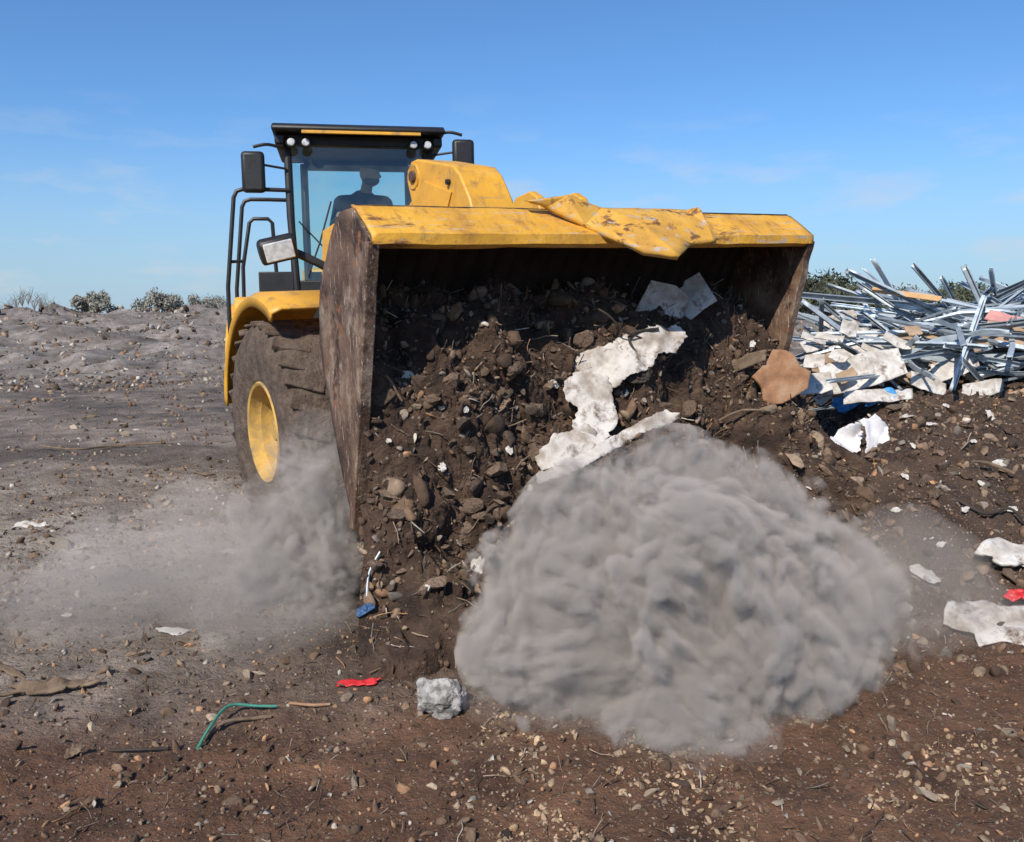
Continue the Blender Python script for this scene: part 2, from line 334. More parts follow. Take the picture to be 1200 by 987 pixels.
strip(-HW, HW, 30, [(LY + .60, .95), (LY + .50, .66), (LY + .44, .52)], .01, 9).build('cutting_edge', M['bucket_steel'], bucket, MF, solid=.045)
GP = dict(A=(-.64, 2.435, .03), B=(-.36, 2.465, .05), C=(-.10, 2.39, .045), D=(.60, 2.39, .04), E=(.665, 2.405, .09), F=(.71, 2.30, .035), G=(.68, 2.19, .035), H=(.60, 2.17, .065), I=(.42, 2.16, .05), J=(.17, 2.075, .11), K=(-.02, 2.11, .065), L=(-.30, 2.28, .035), Q=(-.50, 2.395, .03), N=(.08, 2.30, .10), O=(.635, 2.28, .10))
gk = list(GP); gv = []
for k in gk:
    x_, z_, o_ = GP[k]; gv.append((x_, min(LY + .207 * (z_ - 2.19) / .19, LY + .20) - .03 - o_, z_))
gf = [[gk.index(c_) for c_ in t] for t in ('AQB', 'QLB', 'BLC', 'CLK', 'CKN', 'NKJ', 'NJI', 'CND', 'DNO', 'NIO', 'OIH', 'DOE', 'EOF', 'OHG', 'OGF')]
gb = bmesh.new(); gvs = [gb.verts.new(p) for p in gv]
for f in gf: gb.faces.new([gvs[i] for i in f])
bmesh.ops.subdivide_edges(gb, edges=gb.edges[:], cuts=4, use_grid_fill=True)
for v in gb.verts:
    q = v.co.copy()
    if v.is_boundary: v.co.z += .008 * noise.noise(q * 34); v.co.x += .007 * noise.noise(q * 30)
gb.verts.ensure_lookup_table(); gb.verts.index_update()
go = MB().add([v.co.copy() for v in gb.verts], [[v.index for v in f.verts] for f in gb.faces]).build('spill_guard', M['guard'], bucket, MF, solid=.035)
go.data.set_sharp_from_angle(angle=R(6)); gb.free()
MB().lathe_x([(0, -.02), (.026, -.02), (.026, .02), (0, .02)], 12).build('guard_bolt', M['bucket_steel'], bucket, MF @ TRS((.36, LY + .01, 2.275), (0, 0, R(90))))
tl = MB(); ep = [(-.17, 2.30), (-.10, 2.48), (-.02, 2.52), (.15, 2.50), (.34, 2.34)]; tl.prism_x(ep, -.24, -.18); tl.prism_x(ep, .10, .16)
tl.build('hinge_ear', M['yellow'], bucket, MF @ Matrix.Translation((-.12, -1.95, .02)), bevel=.01)
for x in (-.66, -.5, .5, .66):
    MB().prism_x([(-1.75, .75), (-1.45, .85), (-1.38, 1.05), (-1.55, 1.4), (-1.66, 1.8)], x - .03, x + .03).build('hinge_ear', M['yellow'], bucket, MF, bevel=.01)
for sx in (-1, 1):
    MB().prism_x([(-1.62, .85), (-1.35, .85), (-.6, 1.35), (.05, 1.85), (.45, 2.1), (.5, 2.35), (.3, 2.45), (-.1, 2.35), (-.9, 1.85), (-1.45, 1.3), (-1.68, 1.05)], sx * .58 - .07, sx * .58 + .07).build('lift_arm', M['yellow'], loader, MF, bevel=.012)
    cy = MB().tube([(sx * .42, .3, .9), (sx * .45, -.55, 1.45)], .075, 14).build('lift_cylinder', M['yellow'], loader, MF)
    MB().tube([(sx * .45, -.55, 1.45), (sx * .46, -.95, 1.6)], .04, 12).build('piston_rod', M['chrome'], cy, MF)
bc = MB(); pr = [(-.95, 2.35), (-.86, 2.62), (-.72, 2.82), (-.62, 2.90), (.0, 3.035), (.10, 3.03), (.18, 2.96), (.2, 2.88), (.12, 2.66), (-.1, 2.35), (-.35, 2.1), (-.7, 2.1)]
bc.prism_x(pr, -.17, .22); crank = bc.build('bell_crank', M['yellow'], loader, MF, bevel=.015)
MB().prism_x([(-.6, 2.70), (-.15, 2.84), (.02, 2.80), (-.1, 2.55), (-.4, 2.4)], -.185, -.17).build('crank_plate', M['yellow'], crank, MF, bevel=.004)
MB().lathe_x([(0, -.02), (.045, -.02), (.05, 0), (.05, .02)], 18).build('pin', M['bucket_steel'], crank, MF @ TRS((-.18, .06, 2.90)))
MB().lathe_x([(.05, .0), (.10, -.008), (.11, .02)], 22).build('boss', M['yellow_worn'], crank, MF @ TRS((-.175, .06, 2.90)))
for (y, z) in ((-.72, 2.45), (-.56, 2.78), (-.15, 2.6)):
    MB().lathe_x([(0, -.02), (.022, -.02), (.022, .01)], 8).build('bolt', M['black'], crank, MF @ TRS((-.18, y, z)))
MB().tube([(.02, -.8, 2.45), (.02, -1.2, 2.45), (-.14, -1.9, 2.42)], [.09, .07, .08], 12).build('tilt_link', M['yellow'], loader, MF)
MB().tube([(.02, .05, 2.88), (.02, 1.25, 2.2)], .08, 14).build('tilt_cylinder', M['yellow'], loader, MF)
MB().tube([(.14, .0, 2.95), (.16, .3, 3.0), (.12, .8, 2.7), (.1, 1.2, 2.3)], .018, 8).build('hose', M['black'], loader, MF)
ff = MB(); fp = [(-.55, .55), (1.35, .6), (1.4, 1.45), (.8, 1.75), (.55, 2.5), (.2, 2.55), (-.1, 1.7), (-.6, 1.4)]
ff.prism_x(fp, -.42, -.30); ff.prism_x(fp, .30, .42)
ff.box((0, .4, 1.0), (.6, 1.7, .7)); ff.prism_x([(.25, 1.9), (.75, 1.9), (.6, 2.50), (.3, 2.54)], -.80, -.68)
ff.build('front_frame', M['yellow'], loader, MF, bevel=.012)
MB().tube([(-1.1, 0, .9), (-.3, 0, .9), (0, 0, .9), (.3, 0, .9), (1.1, 0, .9)], [.16, .2, .3, .2, .16], 18).build('axle', M['bucket_steel'], loader, MF)
def wheel(T, xc, yc, side):
    c = (xc, yc, .9)
    hub = MB().lathe_x([(0, side * .19), (.07, side * .19), (.085, side * .17), (.09, side * .10), (.15, side * .09), (.16, side * .04), (.22, side * .03), (.22, -side * .2), (0, -side * .2)], 28, c)
    for k in range(8):
        t = 2 * math.pi * k / 8; hub.box((xc + side * .095, yc + .12 * math.cos(t), .9 + .12 * math.sin(t)), (.03, .025, .025), Matrix.Rotation(t, 3, 'X'))
    hub = hub.build('wheel', M['rim_yellow'], loader, T)
    pf = [(.38, -.24), (.41, -.28), (.54, -.308), (.67, -.316), (.78, -.30), (.835, -.26), (.852, -.2), (.86, -.1), (.862, 0), (.86, .1), (.852, .2), (.835, .26), (.78, .30), (.67, .316), (.54, .308), (.41, .28), (.38, .24)]
    ty = MB().lathe_x(pf, 120, c)
    for v in ty.v:
        r_ = math.hypot(v.y - yc, v.z - .9)
        if r_ > .7:
            q = 1 + .03 * noise.noise(v * 8) + .018 * noise.noise(v * 21); v.y = yc + (v.y - yc) * q; v.z = .9 + (v.z - .9) * q
    for s2 in (-1, 1):
        for k in range(30):
            t = 2 * math.pi * (k + (.5 if s2 > 0 else 0)) / 30
            Rm = Matrix.Rotation(t, 3, 'X') @ Matrix.Rotation(s2 * R(22), 3, 'Z')
            p = Vector((xc + s2 * .16, yc, .9)) + Matrix.Rotation(t, 3, 'X') @ Vector((0, 0, .849 + .006 * math.sin(k * 4))); ty.box(p, (.28, .11 + .02 * math.sin(k * 5), .038 + .02 * math.sin(k * 3)), Rm)
    ty.build('tyre', M['tyre'], hub, T, bevel=.018)
    rm = MB().lathe_x([(.38, side * .2), (.405, side * .268), (.39, side * .288), (.37, side * .278), (.358, side * .235), (.35, side * .2), (.34, side * .19), (.33, side * .10), (.31, side * .075), (.28, side * .07), (.27, side * .045), (.22, side * .04), (.12, side * .04)], 56, c)
    for k in range(20):
        t = 2 * math.pi * k / 20; rm.box((xc + side * .08, yc + .295 * math.cos(t), .9 + .295 * math.sin(t)), (.04, .03, .03), Matrix.Rotation(t, 3, 'X'))
    rm.build('rim', M['rim_yellow'], hub, T)
def fender(T, xc, yc, side, a0, a1, mm='yellow'):
    b = MB(); N_ = 26; pr = []
    for k in range(N_ + 1):
        t = R(a0 + (a1 - a0) * k / N_)
        for xx, rr in ((xc + side * .40, .98), (xc + side * .40, 1.045), (xc + side * .33, 1.08), (xc - side * .30, 1.08)):
            pr.append((xx, yc - rr * math.cos(t), .9 + rr * math.sin(t)))
    b.add(pr, [(k * 4 + j, (k + 1) * 4 + j, (k + 1) * 4 + j + 1, k * 4 + j + 1) for k in range(N_) for j in range(3)])
    return b.build('fender', M[mm], loader, T, solid=.02)
for sx in (-1, 1):
    wheel(MF, sx * 1.315, .06, sx); f = fender(MF, sx * 1.22, 0, sx, 62, 172)
    wheel(MR, sx * 1.08, 1.75, sx); fender(MR, sx * 1.08, 1.75, sx, 20, 130)
    MB().box((sx * .62, .45, 1.86), (.5, .9, .06)).build('fender_bracket', M['black'], loader, MF, bevel=.01)
    MB().tube(curve([(sx * .66, .3, 1.9), (sx * .80, .32, 2.12), (sx * 1.05, .42, 2.28), (sx * 1.2, .47, 2.34)], 5), .035, 10).build('lamp_bracket', M['black'], loader, MF)
    HT = MF @ TRS((sx * 1.26, .40, 2.33), (R(8), R(12 * sx), R(-12)))
    hl = MB(); hl.prism_x([(-.06, -.09), (-.08, .07), (-.02, .115), (.10, .09), (.13, 0), (.10, -.07), (0, -.11)], -.15, .15); head = hl.build('headlight', M['black'], loader, HT, bevel=.03)
    MB().box((0, -.083, -.005), (.235, .02, .15)).build('lens', M['lamp'], head, HT, bevel=.009)
MB().tube([(-.72, .35, 2.5), (-.95, .1, 2.2), (-1.0, -.1, 1.95)], .028, 8).build('hose', M['black'], loader, MF)
MB().prism_x([(.05, .6), (3.9, .65), (3.95, 1.3), (.1, 1.6)], -.45, .45).build('rear_frame', M['black'], loader, MR, bevel=.02)
MB().prism_x([(1.95, 1.3), (4.15, 1.3), (4.2, 2.0), (3.9, 2.25), (1.95, 2.4)], -.68, .68).build('engine_hood', M['yellow'], loader, MR, bevel=.05)
MB().prism_x([(4.0, .7), (4.4, .8), (4.4, 1.4), (4.0, 1.6)], -1.1, 1.1).build('counterweight', M['yellow'], loader, MR, bevel=.04)
MB().tube([(.5, 3.1, 2.3), (.5, 3.1, 2.9)], .07, 12).build('exhaust_pipe', M['black'], loader, MR)
MB().tube([(-1.1, 1.75, .9), (1.1, 1.75, .9)], .17, 16).build('axle', M['black'], loader, MR)
cab = MB(); ZB, ZT = 2.12, 3.58
for sx in (-1, 1):
    cab.tube([(sx * .66, 0, 1.75), (sx * .665, 0, ZB), (sx * .70, .03, 2.8), (sx * .71, .1, ZT)], .038, 10)
    cab.tube([(sx * .72, .85, 1.75), (sx * .73, .85, ZT)], .035, 8)
    cab.tube([(sx * .60, 1.62, 1.75), (sx * .60, 1.6, ZT)], .045, 8)
    cab.box((sx * .70, .8, 1.95), (.05, 1.6, .5))
cab.box((0, .02, 1.95), (1.32, .06, .42)); cab.box((0, 1.62, 2.05), (1.2, .06, .56)); cab.box((0, .8, 1.78), (1.4, 1.6, .08))
cab.box((0, .07, 3.56), (1.42, .07, .10)); cab.box((0, 1.6, 3.56), (1.2, .07, .10))
cabo = cab.build('cab', M['black'], loader, MR, bevel=.008)
def pane(name, pts, m='glass2'): MB().add(pts, [(0, 1, 2, 3)]).build(name, M[m], cabo, MR, smooth=False)
pane('windshield', [(-.645, -.012, 2.16), (.645, -.012, 2.16), (.68, .085, 3.53), (-.68, .085, 3.53)], 'glass')
pane('rear_window', [(-.57, 1.6, 2.34), (.57, 1.6, 2.34), (.57, 1.59, 3.52), (-.57, 1.59, 3.52)])
for sx in (-1, 1):
    pane('side_window', [(sx * .695, .06, 2.2), (sx * .725, .82, 2.2), (sx * .73, .82, 3.52), (sx * .71, .12, 3.52)])
    pane('side_window', [(sx * .725, .88, 2.2), (sx * .61, 1.57, 2.2), (sx * .61, 1.57, 3.52), (sx * .73, .88, 3.52)])
MB().prism_x([(-.16, 3.61), (-.17, 3.655), (-.1, 3.69), (.8, 3.72), (1.7, 3.69), (1.76, 3.64), (1.72, 3.61)], -.84, .84).build('roof', M['black'], cabo, MR, bevel=.02)
MB().box((.02, -.165, 3.600), (1.15, .03, .030)).build('roof_stripe', M['yellow'], cabo, MR, bevel=.004)
for x in (-.77, .77): MB().box((x, .5, 3.55), (.10, 1.1, .10)).build('roof_gutter', M['black'], cabo, MR, bevel=.02)
for x in (-.66, -.52, .53, .67):
    MB().lathe_x([(0, .06), (.04, .05), (.055, 0), (.05, -.02)], 16).build('work_light', M['black'], cabo, MR @ TRS((x, -.08, 3.51), (0, 0, R(90))))
    MB().lathe_x([(0, -.03), (.03, -.028), (.040, -.012)], 16).build('work_light_lens', M['lamp'], cabo, MR @ TRS((x, -.08, 3.51), (0, 0, R(90))))
MB().tube([(-.55, -.03, 2.2), (-.42, -.04, 2.55), (-.30, -.03, 2.95)], .010, 6).build('wiper', M['black'], cabo, MR)
MB().tube([(-.62, -.02, 2.75), (-.35, -.03, 2.45), (-.2, -.03, 2.2)], .008, 6).build('wiper', M['black'], cabo, MR)
for sx in (-1, 1):
    z = 3.22 if sx < 0 else 3.38
    MB().tube(curve([(sx * .72, .02, z + .24), (sx * .88, -.06, z + .27), (sx * 1.02, -.08, z + .24)], 4), .016, 8).build('mirror_arm', M['black'], cabo, MR)
    MB().tube([(sx * .72, .02, z + .05), (sx * 1.0, -.08, z + .08)], .012, 8).build('mirror_arm', M['black'], cabo, MR)
    MB().box((sx * 1.03, -.06, z), (.22, .09, .40)).build('mirror', M['black'], cabo, MR, bevel=.035)
    MB().box((sx * 1.03, -.012, z), (.16, .006, .34)).build('mirror_glass', M['mirror'], cabo, MR)
MB().prism_x([(.62, 2.18), (.62, 2.32), (1.15, 2.32), (1.18, 2.95), (1.3, 2.95), (1.3, 2.08)], -.20, .26).build('driver_seat', M['seat'], cabo, MR, bevel=.04)
MB().tube([(0, .3, 1.8), (0, .36, 2.62)], .05, 10).build('steering_column', M['black'], cabo, MR)
sw = [(.19 * math.cos(t), .36 + .17 * math.sin(t) * .85, 2.68 + .08 * math.sin(t)) for t in np.linspace(0, 2 * math.pi, 29)]
s_ = MB().tube(sw, .014, 8); s_.tube([(-.18, .36, 2.68), (.18, .36, 2.68)], .012, 6); s_.build('steering_wheel', M['black'], cabo, MR)
MB().box((.48, .5, 2.3), (.22, .8, .5)).build('console', M['black'], cabo, MR, bevel=.03)
MB().box((.52, .18, 2.75), (.18, .05, .26)).build('display_screen', M['black'], cabo, MR, bevel=.02)
pf = MB(); pf.box((-1.0, .45, 1.76), (.62, 1.1, .05)); pf.box((-.86, .0, 2.0), (.34, .06, .50)); pf.box((-.98, .02, 1.5), (.5, .06, .5))
pf.build('platform', M['black'], loader, MR, bevel=.01)
MB().box((1.0, .45, 1.76), (.62, 1.1, .05)).build('platform', M['black'], loader, MR, bevel=.01)
MB().prism_x([(-.1, 1.80), (.0, 2.0), (.7, 2.02), (.7, 1.80)], -1.28, -.98).build('side_box', M['yellow'], loader, MR, bevel=.03)
for k in range(3): MB().box((-1.15, .2, 1.4 - .33 * k), (.36, .28, .035)).build('step', M['black'], loader, MR, bevel=.005)
for y0 in (-.02, .75):
    MB().tube([(-1.33, y0, 1.5), (-1.325, y0, 2.1), (-1.23, y0, 2.98), (-1.20, y0, 3.04), (-1.14, y0, 3.06), (-.95, y0, 3.06), (-.70, y0 + .04, 3.06)], .021, 8).build('handrail', M['black'], loader, MR)
MB().tube([(-1.19, .05, 1.8), (-1.18, .05, 2.3), (-1.10, .05, 2.74), (-1.06, .05, 2.78), (-.92, .05, 2.78), (-.88, .05, 2.74), (-.86, .05, 2.2)], .019, 8).build('handrail', M['black'], loader, MR)
MB().tube([(-1.31, 0, 2.35), (-1.16, .05, 2.36)], .016, 8).build('handrail', M['black'], loader, MR)

# ------------------------------------------------------------------ driver (tapered limb chains merged into one continuous skin)
def eval_obj(o):
    dg = bpy.context.evaluated_depsgraph_get(); dg.update()
    me = bpy.data.meshes.new_from_object(o.evaluated_get(dg)); bpy.data.objects.remove(o); return me
def spheres_mesh(S, sub=2):
    tb = bmesh.new(); bmesh.ops.create_icosphere(tb, subdivisions=sub, radius=1); tb.verts.index_update()
    tv = np.array([v.co[:] for v in tb.verts]); tf = np.array([[v.index for v in f.verts] for f in tb.faces]); tb.free()
    cs = np.array([tuple(p) for p, _ in S]); rs = np.array([r if isinstance(r, (tuple, list)) else (r, r, r) for _, r in S]); n = len(rs)
    Vv = (tv[None] * rs[:, None, :] + cs[:, None, :]).reshape(-1, 3); Ff = (tf[None] + (np.arange(n) * len(tv))[:, None, None]).reshape(-1, 3)
    me = bpy.data.meshes.new('tmp'); me.vertices.add(len(Vv)); me.vertices.foreach_set('co', Vv.reshape(-1).astype(np.float32)); me.loops.add(Ff.size); me.loops.foreach_set('vertex_index', Ff.reshape(-1).astype(np.int32))
    me.polygons.add(len(Ff)); me.polygons.foreach_set('loop_start', np.arange(0, Ff.size, 3, dtype=np.int32)); me.update(calc_edges=True); return me
def chain(pts, flat=(1, 1, 1), grow=0):
    S = []
    for (a, ra), (b_, rb) in zip(pts[:-1], pts[1:]):
        a, b_ = Vector(a), Vector(b_); n = max(2, int((b_ - a).length / (.25 * min(ra, rb))))
        for i in range(n + 1):
            t = i / n; r = ra + (rb - ra) * t + grow; S.append((a.lerp(b_, t), (r * flat[0], r * flat[1], r * flat[2])))
    return S
def remesh(meshes, vox, extra=None, it=3):
    bm = bmesh.new()
    for me in meshes: bm.from_mesh(me)
    if extra: extra(bm)
    me = bpy.data.meshes.new('tmp'); bm.to_mesh(me); bm.free(); o = bpy.data.objects.new('tmp', me); C.objects.link(o)
    r = o.modifiers.new('r', 'REMESH'); r.mode = 'VOXEL'; r.voxel_size = vox; r.use_smooth_shade = True
    s = o.modifiers.new('s', 'SMOOTH'); s.factor = .5; s.iterations = it
    return eval_obj(o)
hx = .04
MD = MR @ Matrix.Translation((.0, -.10, .10)) @ Matrix.Translation((hx, 1, 2.2)) @ Matrix.Diagonal((1.12, 1.12, 1.12, 1)) @ Matrix.Translation((-hx, -1, -2.2))
torso = [((hx, 1.0, 2.34), .15), ((hx, .98, 2.50), .14), ((hx - .01, .94, 2.72), .165), ((hx, .91, 2.86), .12)]
neck = [((hx + .02, .89, 2.92), .062), ((hx + .05, .85, 3.06), .055)]
def shoulder(s): return [((hx, .93, 2.84), .10), ((hx + s * .20, .92, 2.85), .078)]
def arm(s): return [((hx + s * .20, .92, 2.85), .078), ((hx + s * .27, .74, 2.62), .052), ((s * .19, .50, 2.66), .036)]
def leg(s): return [((hx + s * .09, .98, 2.30), .11), ((hx + s * .14, .52, 2.34), .075), ((hx + s * .14, .40, 1.98), .055), ((hx + s * .14, .32, 1.82), .045)]
def foot(s): return [((hx + s * .14, .34, 1.80), .045), ((hx + s * .14, .18, 1.78), .035)]
HEAD = TRS((hx + .065, .83, 3.13), (R(6), 0, R(62)))
def head_extra(bm):
    def ell(c, r): bmesh.ops.create_icosphere(bm, subdivisions=3, radius=1, matrix=HEAD @ Matrix.Translation(c) @ Matrix.Diagonal((*r, 1)))
    ell((0, 0, .01), (.078, .098, .108)); ell((0, -.03, -.06), (.055, .07, .06)); ell((0, -.105, -.02), (.016, .026, .022)); ell((0, -.095, .008), (.012, .018, .03))
    ell((.08, .01, -.01), (.013, .02, .032)); ell((-.08, .01, -.01), (.013, .02, .032)); ell((0, -.088, -.062), (.024, .014, .010))
hands = []
for s in (-1, 1):
    w = Vector((s * .19, .50, 2.66)); palm = Vector((s * .165, .41, 2.69))
    hands += chain([(w, .030), (w.lerp(palm, .6), .034), (palm, .030)])
    for k in range(4):
        q = palm + Vector((0, (k - 1.5) * .024, .0)); L_ = (.9, 1.05, 1, .8)[k]
        hands += chain([(q, .011), (q + Vector((s * .035 * L_, -.016, .016)), .0105), (q + Vector((s * .052 * L_, -.020, -.018)), .010), (q + Vector((s * .030 * L_, -.020, -.036)), .009)])
    hands += chain([(palm + Vector((-s * .01, .03, 0)), .013), (palm + Vector((-s * .035, .0, -.01)), .011), (palm + Vector((-s * .02, -.03, -.022)), .010)])
FL = (1.12, .82, 1)
body = remesh([spheres_mesh(chain(torso, FL) + chain(neck) + sum([chain(shoulder(s)) + chain(arm(s)) + chain(leg(s)) + chain(foot(s)) for s in (-1, 1)], []) + hands)], .009, head_extra)
driver = link_mesh('person', body, M['skin'], None, None)
body.transform(Matrix.Translation((-hx, -1.0, -2.2))); driver.matrix_basis = MD @ Matrix.Translation((hx, 1.0, 2.2))
tag(driver, 'person in a cap and dark jacket seated at the controls behind the cab glass', 'person')
link_mesh('jacket', remesh([spheres_mesh(chain(torso, FL, .014) + chain(neck[:1] * 2, grow=.012) + sum([chain(shoulder(s), grow=.012) + chain([arm(s)[0], arm(s)[1], (Vector(arm(s)[1][0]).lerp(Vector(arm(s)[2][0]), .92), .038)], grow=.012) for s in (-1, 1)], []))], .012), M['jacket'], driver, MD)
link_mesh('trousers', remesh([spheres_mesh(sum([chain([(p, r) for p, r in leg(s)][:4], grow=.010) for s in (-1, 1)], []))], .012), M['trousers'], driver, MD)
Th = MD @ HEAD
def cut_ball(sc, c, zc, keep_up):
    bm = bmesh.new(); bmesh.ops.create_uvsphere(bm, u_segments=20, v_segments=12, radius=1, matrix=TRS(c, (0, 0, 0), sc))
    bmesh.ops.bisect_plane(bm, geom=bm.verts[:] + bm.edges[:] + bm.faces[:], plane_co=(0, 0, zc), plane_no=(0, 0, 1), clear_inner=keep_up, clear_outer=not keep_up)
    bm.verts.ensure_lookup_table(); bm.verts.index_update(); r = ([v.co.copy() for v in bm.verts], [[v.index for v in f.verts] for f in bm.faces]); bm.free(); return r
cp = MB(); cp.add(*cut_ball((.09, .11, .105), (0, 0, .03), .045, True))
cp.add([(-.075, -.07, .052), (-.05, -.16, .04), (0, -.185, .045), (.05, -.16, .04), (.075, -.07, .052), (0, -.08, .07)], [(0, 1, 2, 5), (5, 2, 3, 4)])
cp.build('cap', M['jacket'], driver, Th, solid=.006)
MB().add(*cut_ball((.068, .088, .062), (0, -.02, -.055), -.045, False)).build('beard', M['hair'], driver, Th)

# ------------------------------------------------------------------ soil load
def interp(P, v):
    t = v * (len(P) - 1); i = min(int(t), len(P) - 2); f = t - i; return P[i][0] * (1 - f) + P[i + 1][0] * f, P[i][1] * (1 - f) + P[i + 1][1] * f
PL = [(.76, 2.0), (.55, 1.96), (.42, 1.82), (.32, 1.50), (.26, 1.15), (.18, .8), (.04, .5), (-.20, .27), (-.52, .06), (-.9, -.12)]
PM = [(.77, 1.92), (.58, 1.86), (.42, 1.70), (.26, 1.42), (.12, 1.12), (-.06, .8), (-.28, .52), (-.55, .30), (-.9, .08), (-1.3, -.12)]
PR = [(.77, 1.85), (.58, 1.78), (.40, 1.60), (.24, 1.32), (.06, 1.05), (-.15, .82), (-.45, .6), (-.8, .36), (-1.2, .12), (-1.5, -.1)]
NU, NV = 400, 320; LV = np.empty((NV, NU, 3))
for j in range(NV):
    v = j / (NV - 1)
    for i in range(NU):
        s = i / (NU - 1)
        wl_, wm_, wr = max(0, 1 - 2 * s), 1 - abs(2 * s - 1), max(0, 2 * s - 1)
        a, b_, c_ = interp(PL, v), interp(PM, v), interp(PR, v)
        t = a[0] * wl_ + b_[0] * wm_ + c_[0] * wr; z = a[1] * wl_ + b_[1] * wm_ + c_[1] * wr
        lo = ss(.45, .95, v); x = (-1.65 + 3.28 * s); x *= 1 + .06 * ss(.34, .56, v) + .20 * ss(.52, .95, v)
        wx = x + .12 * fr(x * 2, v * 4, 30, 3)
        big = .22 * fr(wx * 1.7, v * 3.4, 3, 4); cl = noise.voronoi(Vector((wx * 3.4, v * 8, 1)))[0][0]
        cl2 = noise.voronoi(Vector((wx * 9, v * 21, 4)))[0][0]
        d = big + .13 * (.6 - cl) + .05 * (.5 - cl2) + .036 * fr(x * 10, v * 22, 9, 5, .5)
        edge = min(1, min(s, 1 - s) * 14); d *= .35 + .65 * edge
        z2 = z - (1 - edge) * .12 * lo
        LV[j, i] = MF @ Vector((x, LY + t - d * .75, z2 + d * .55))
lme = grid_mesh('soil_load', LV); load = bpy.data.objects.new('soil_load', lme); C.objects.link(load); lme.materials.append(M['soil'])
lme.polygons.foreach_set('use_smooth', [True] * len(lme.polygons)); tag(load, 'dark brown soil pouring out of the raised bucket onto the ground', 'soil', kind='stuff')
def bvh_of(me): return BVHTree.FromPolygons([v.co[:] for v in me.vertices], [p.vertices[:] for p in me.polygons])
BG = bvh_of(gme); BL = bvh_of(lme)
def hit(px, py):
    d = ray(px, py).normalized(); o = Vector((0, 0, CAMZ)); best = None
    for B in (BG, BL):
        r = B.ray_cast(o, d, 300)
        if r[0] is not None and (best is None or r[3] < best[2]): best = (r[0], r[1] if r[1].dot(d) < 0 else -r[1], r[3])
    return best if best else (at(px, py, 60), Vector((0, 0, 1)), 60)

# ------------------------------------------------------------------ rocks
def rock_template(sub, seed, lo=.30, hi=.66):
    bm = bmesh.new(); bmesh.ops.create_icosphere(bm, subdivisions=sub, radius=1); rd = random.Random(seed)
    vs = np.array([v.co[:] for v in bm.verts]); fs = np.array([[v.index for v in f.verts] for f in bm.faces]); bm.free()
    for _ in range(8):
        nrm = np.array([rd.gauss(0, 1) for _ in range(3)]); nrm /= np.linalg.norm(nrm); dd = rd.uniform(lo, hi)
        dt = vs @ nrm; over = np.maximum(dt - dd, 0); vs = vs - over[:, None] * nrm
    for i, p in enumerate(vs): vs[i] = p * (1 + .12 * noise.noise(Vector(p * 1.7 + seed)))
    vs *= np.array([1.15, rd.uniform(.6, .95), rd.uniform(.4, .8)]); return vs, fs
TS = [rock_template(1, 100 + i) for i in range(10)]; TB = [rock_template(2, 200 + i) for i in range(14)]; TT = [rock_template(3, 300 + i) for i in range(10)]
def scatter(name, pos, size, col, temps, m, lab, cat):
    n = len(pos); Vs = []; Fs = []; Cs = []; off = 0; which = rng.integers(0, len(temps), n)
    for k, (tv, tf) in enumerate(temps):
        ids = np.nonzero(which == k)[0]
        if not len(ids): continue
        q = rng.normal(size=(len(ids), 4)); q /= np.linalg.norm(q, axis=1)[:, None]; w, x, y, z = q.T
        RM = np.stack([1 - 2 * (y * y + z * z), 2 * (x * y - z * w), 2 * (x * z + y * w), 2 * (x * y + z * w), 1 - 2 * (x * x + z * z), 2 * (y * z - x * w), 2 * (x * z - y * w), 2 * (y * z + x * w), 1 - 2 * (x * x + y * y)], 1).reshape(-1, 3, 3)
        v = np.einsum('nij,kj->nki', RM, tv) * size[ids][:, None, None] + pos[ids][:, None, :]
        Vs.append(v.reshape(-1, 3)); f = tf[None] + (np.arange(len(ids)) * len(tv))[:, None, None] + off; Fs.append(f.reshape(-1, 3)); off += len(ids) * len(tv)
        Cs.append(np.repeat(col[ids], len(tv), 0))
    V_ = np.concatenate(Vs); F_ = np.concatenate(Fs); Cc = np.concatenate(Cs); Cc = np.concatenate([Cc, np.ones((len(Cc), 1))], 1)
    me = bpy.data.meshes.new(name); me.vertices.add(len(V_)); me.vertices.foreach_set('co', V_.reshape(-1).astype(np.float32))
    me.loops.add(F_.size); me.loops.foreach_set('vertex_index', F_.reshape(-1).astype(np.int32))
    me.polygons.add(len(F_)); me.polygons.foreach_set('loop_start', np.arange(0, F_.size, 3, dtype=np.int32)); me.update(calc_edges=True)
    a = me.color_attributes.new('Col', 'FLOAT_COLOR', 'POINT'); a.data.foreach_set('color', Cc.reshape(-1).astype(np.float32))
    me.materials.append(m); o = bpy.data.objects.new(name, me); C.objects.link(o); tag(o, lab, cat, kind='stuff'); return o
STICK = []
for k in range(4):
    mb = MB().tube(curve([(-1, 0, 0), (-.3, .12 * math.sin(k * 3), .06), (.3, -.1 * math.cos(k * 2), -.05), (1, .08 * k - .1, .05)], 2), .035, 4)
    bm_ = bpy.data.meshes.new('t'); bm_.from_pydata([tuple(v) for v in mb.v], [], mb.f); b2 = bmesh.new(); b2.from_mesh(bm_); bmesh.ops.triangulate(b2, faces=b2.faces); b2.verts.index_update()
    STICK.append((np.array([v.co[:] for v in b2.verts]), np.array([[v.index for v in f.verts] for f in b2.faces]))); b2.free()
CHIP = []
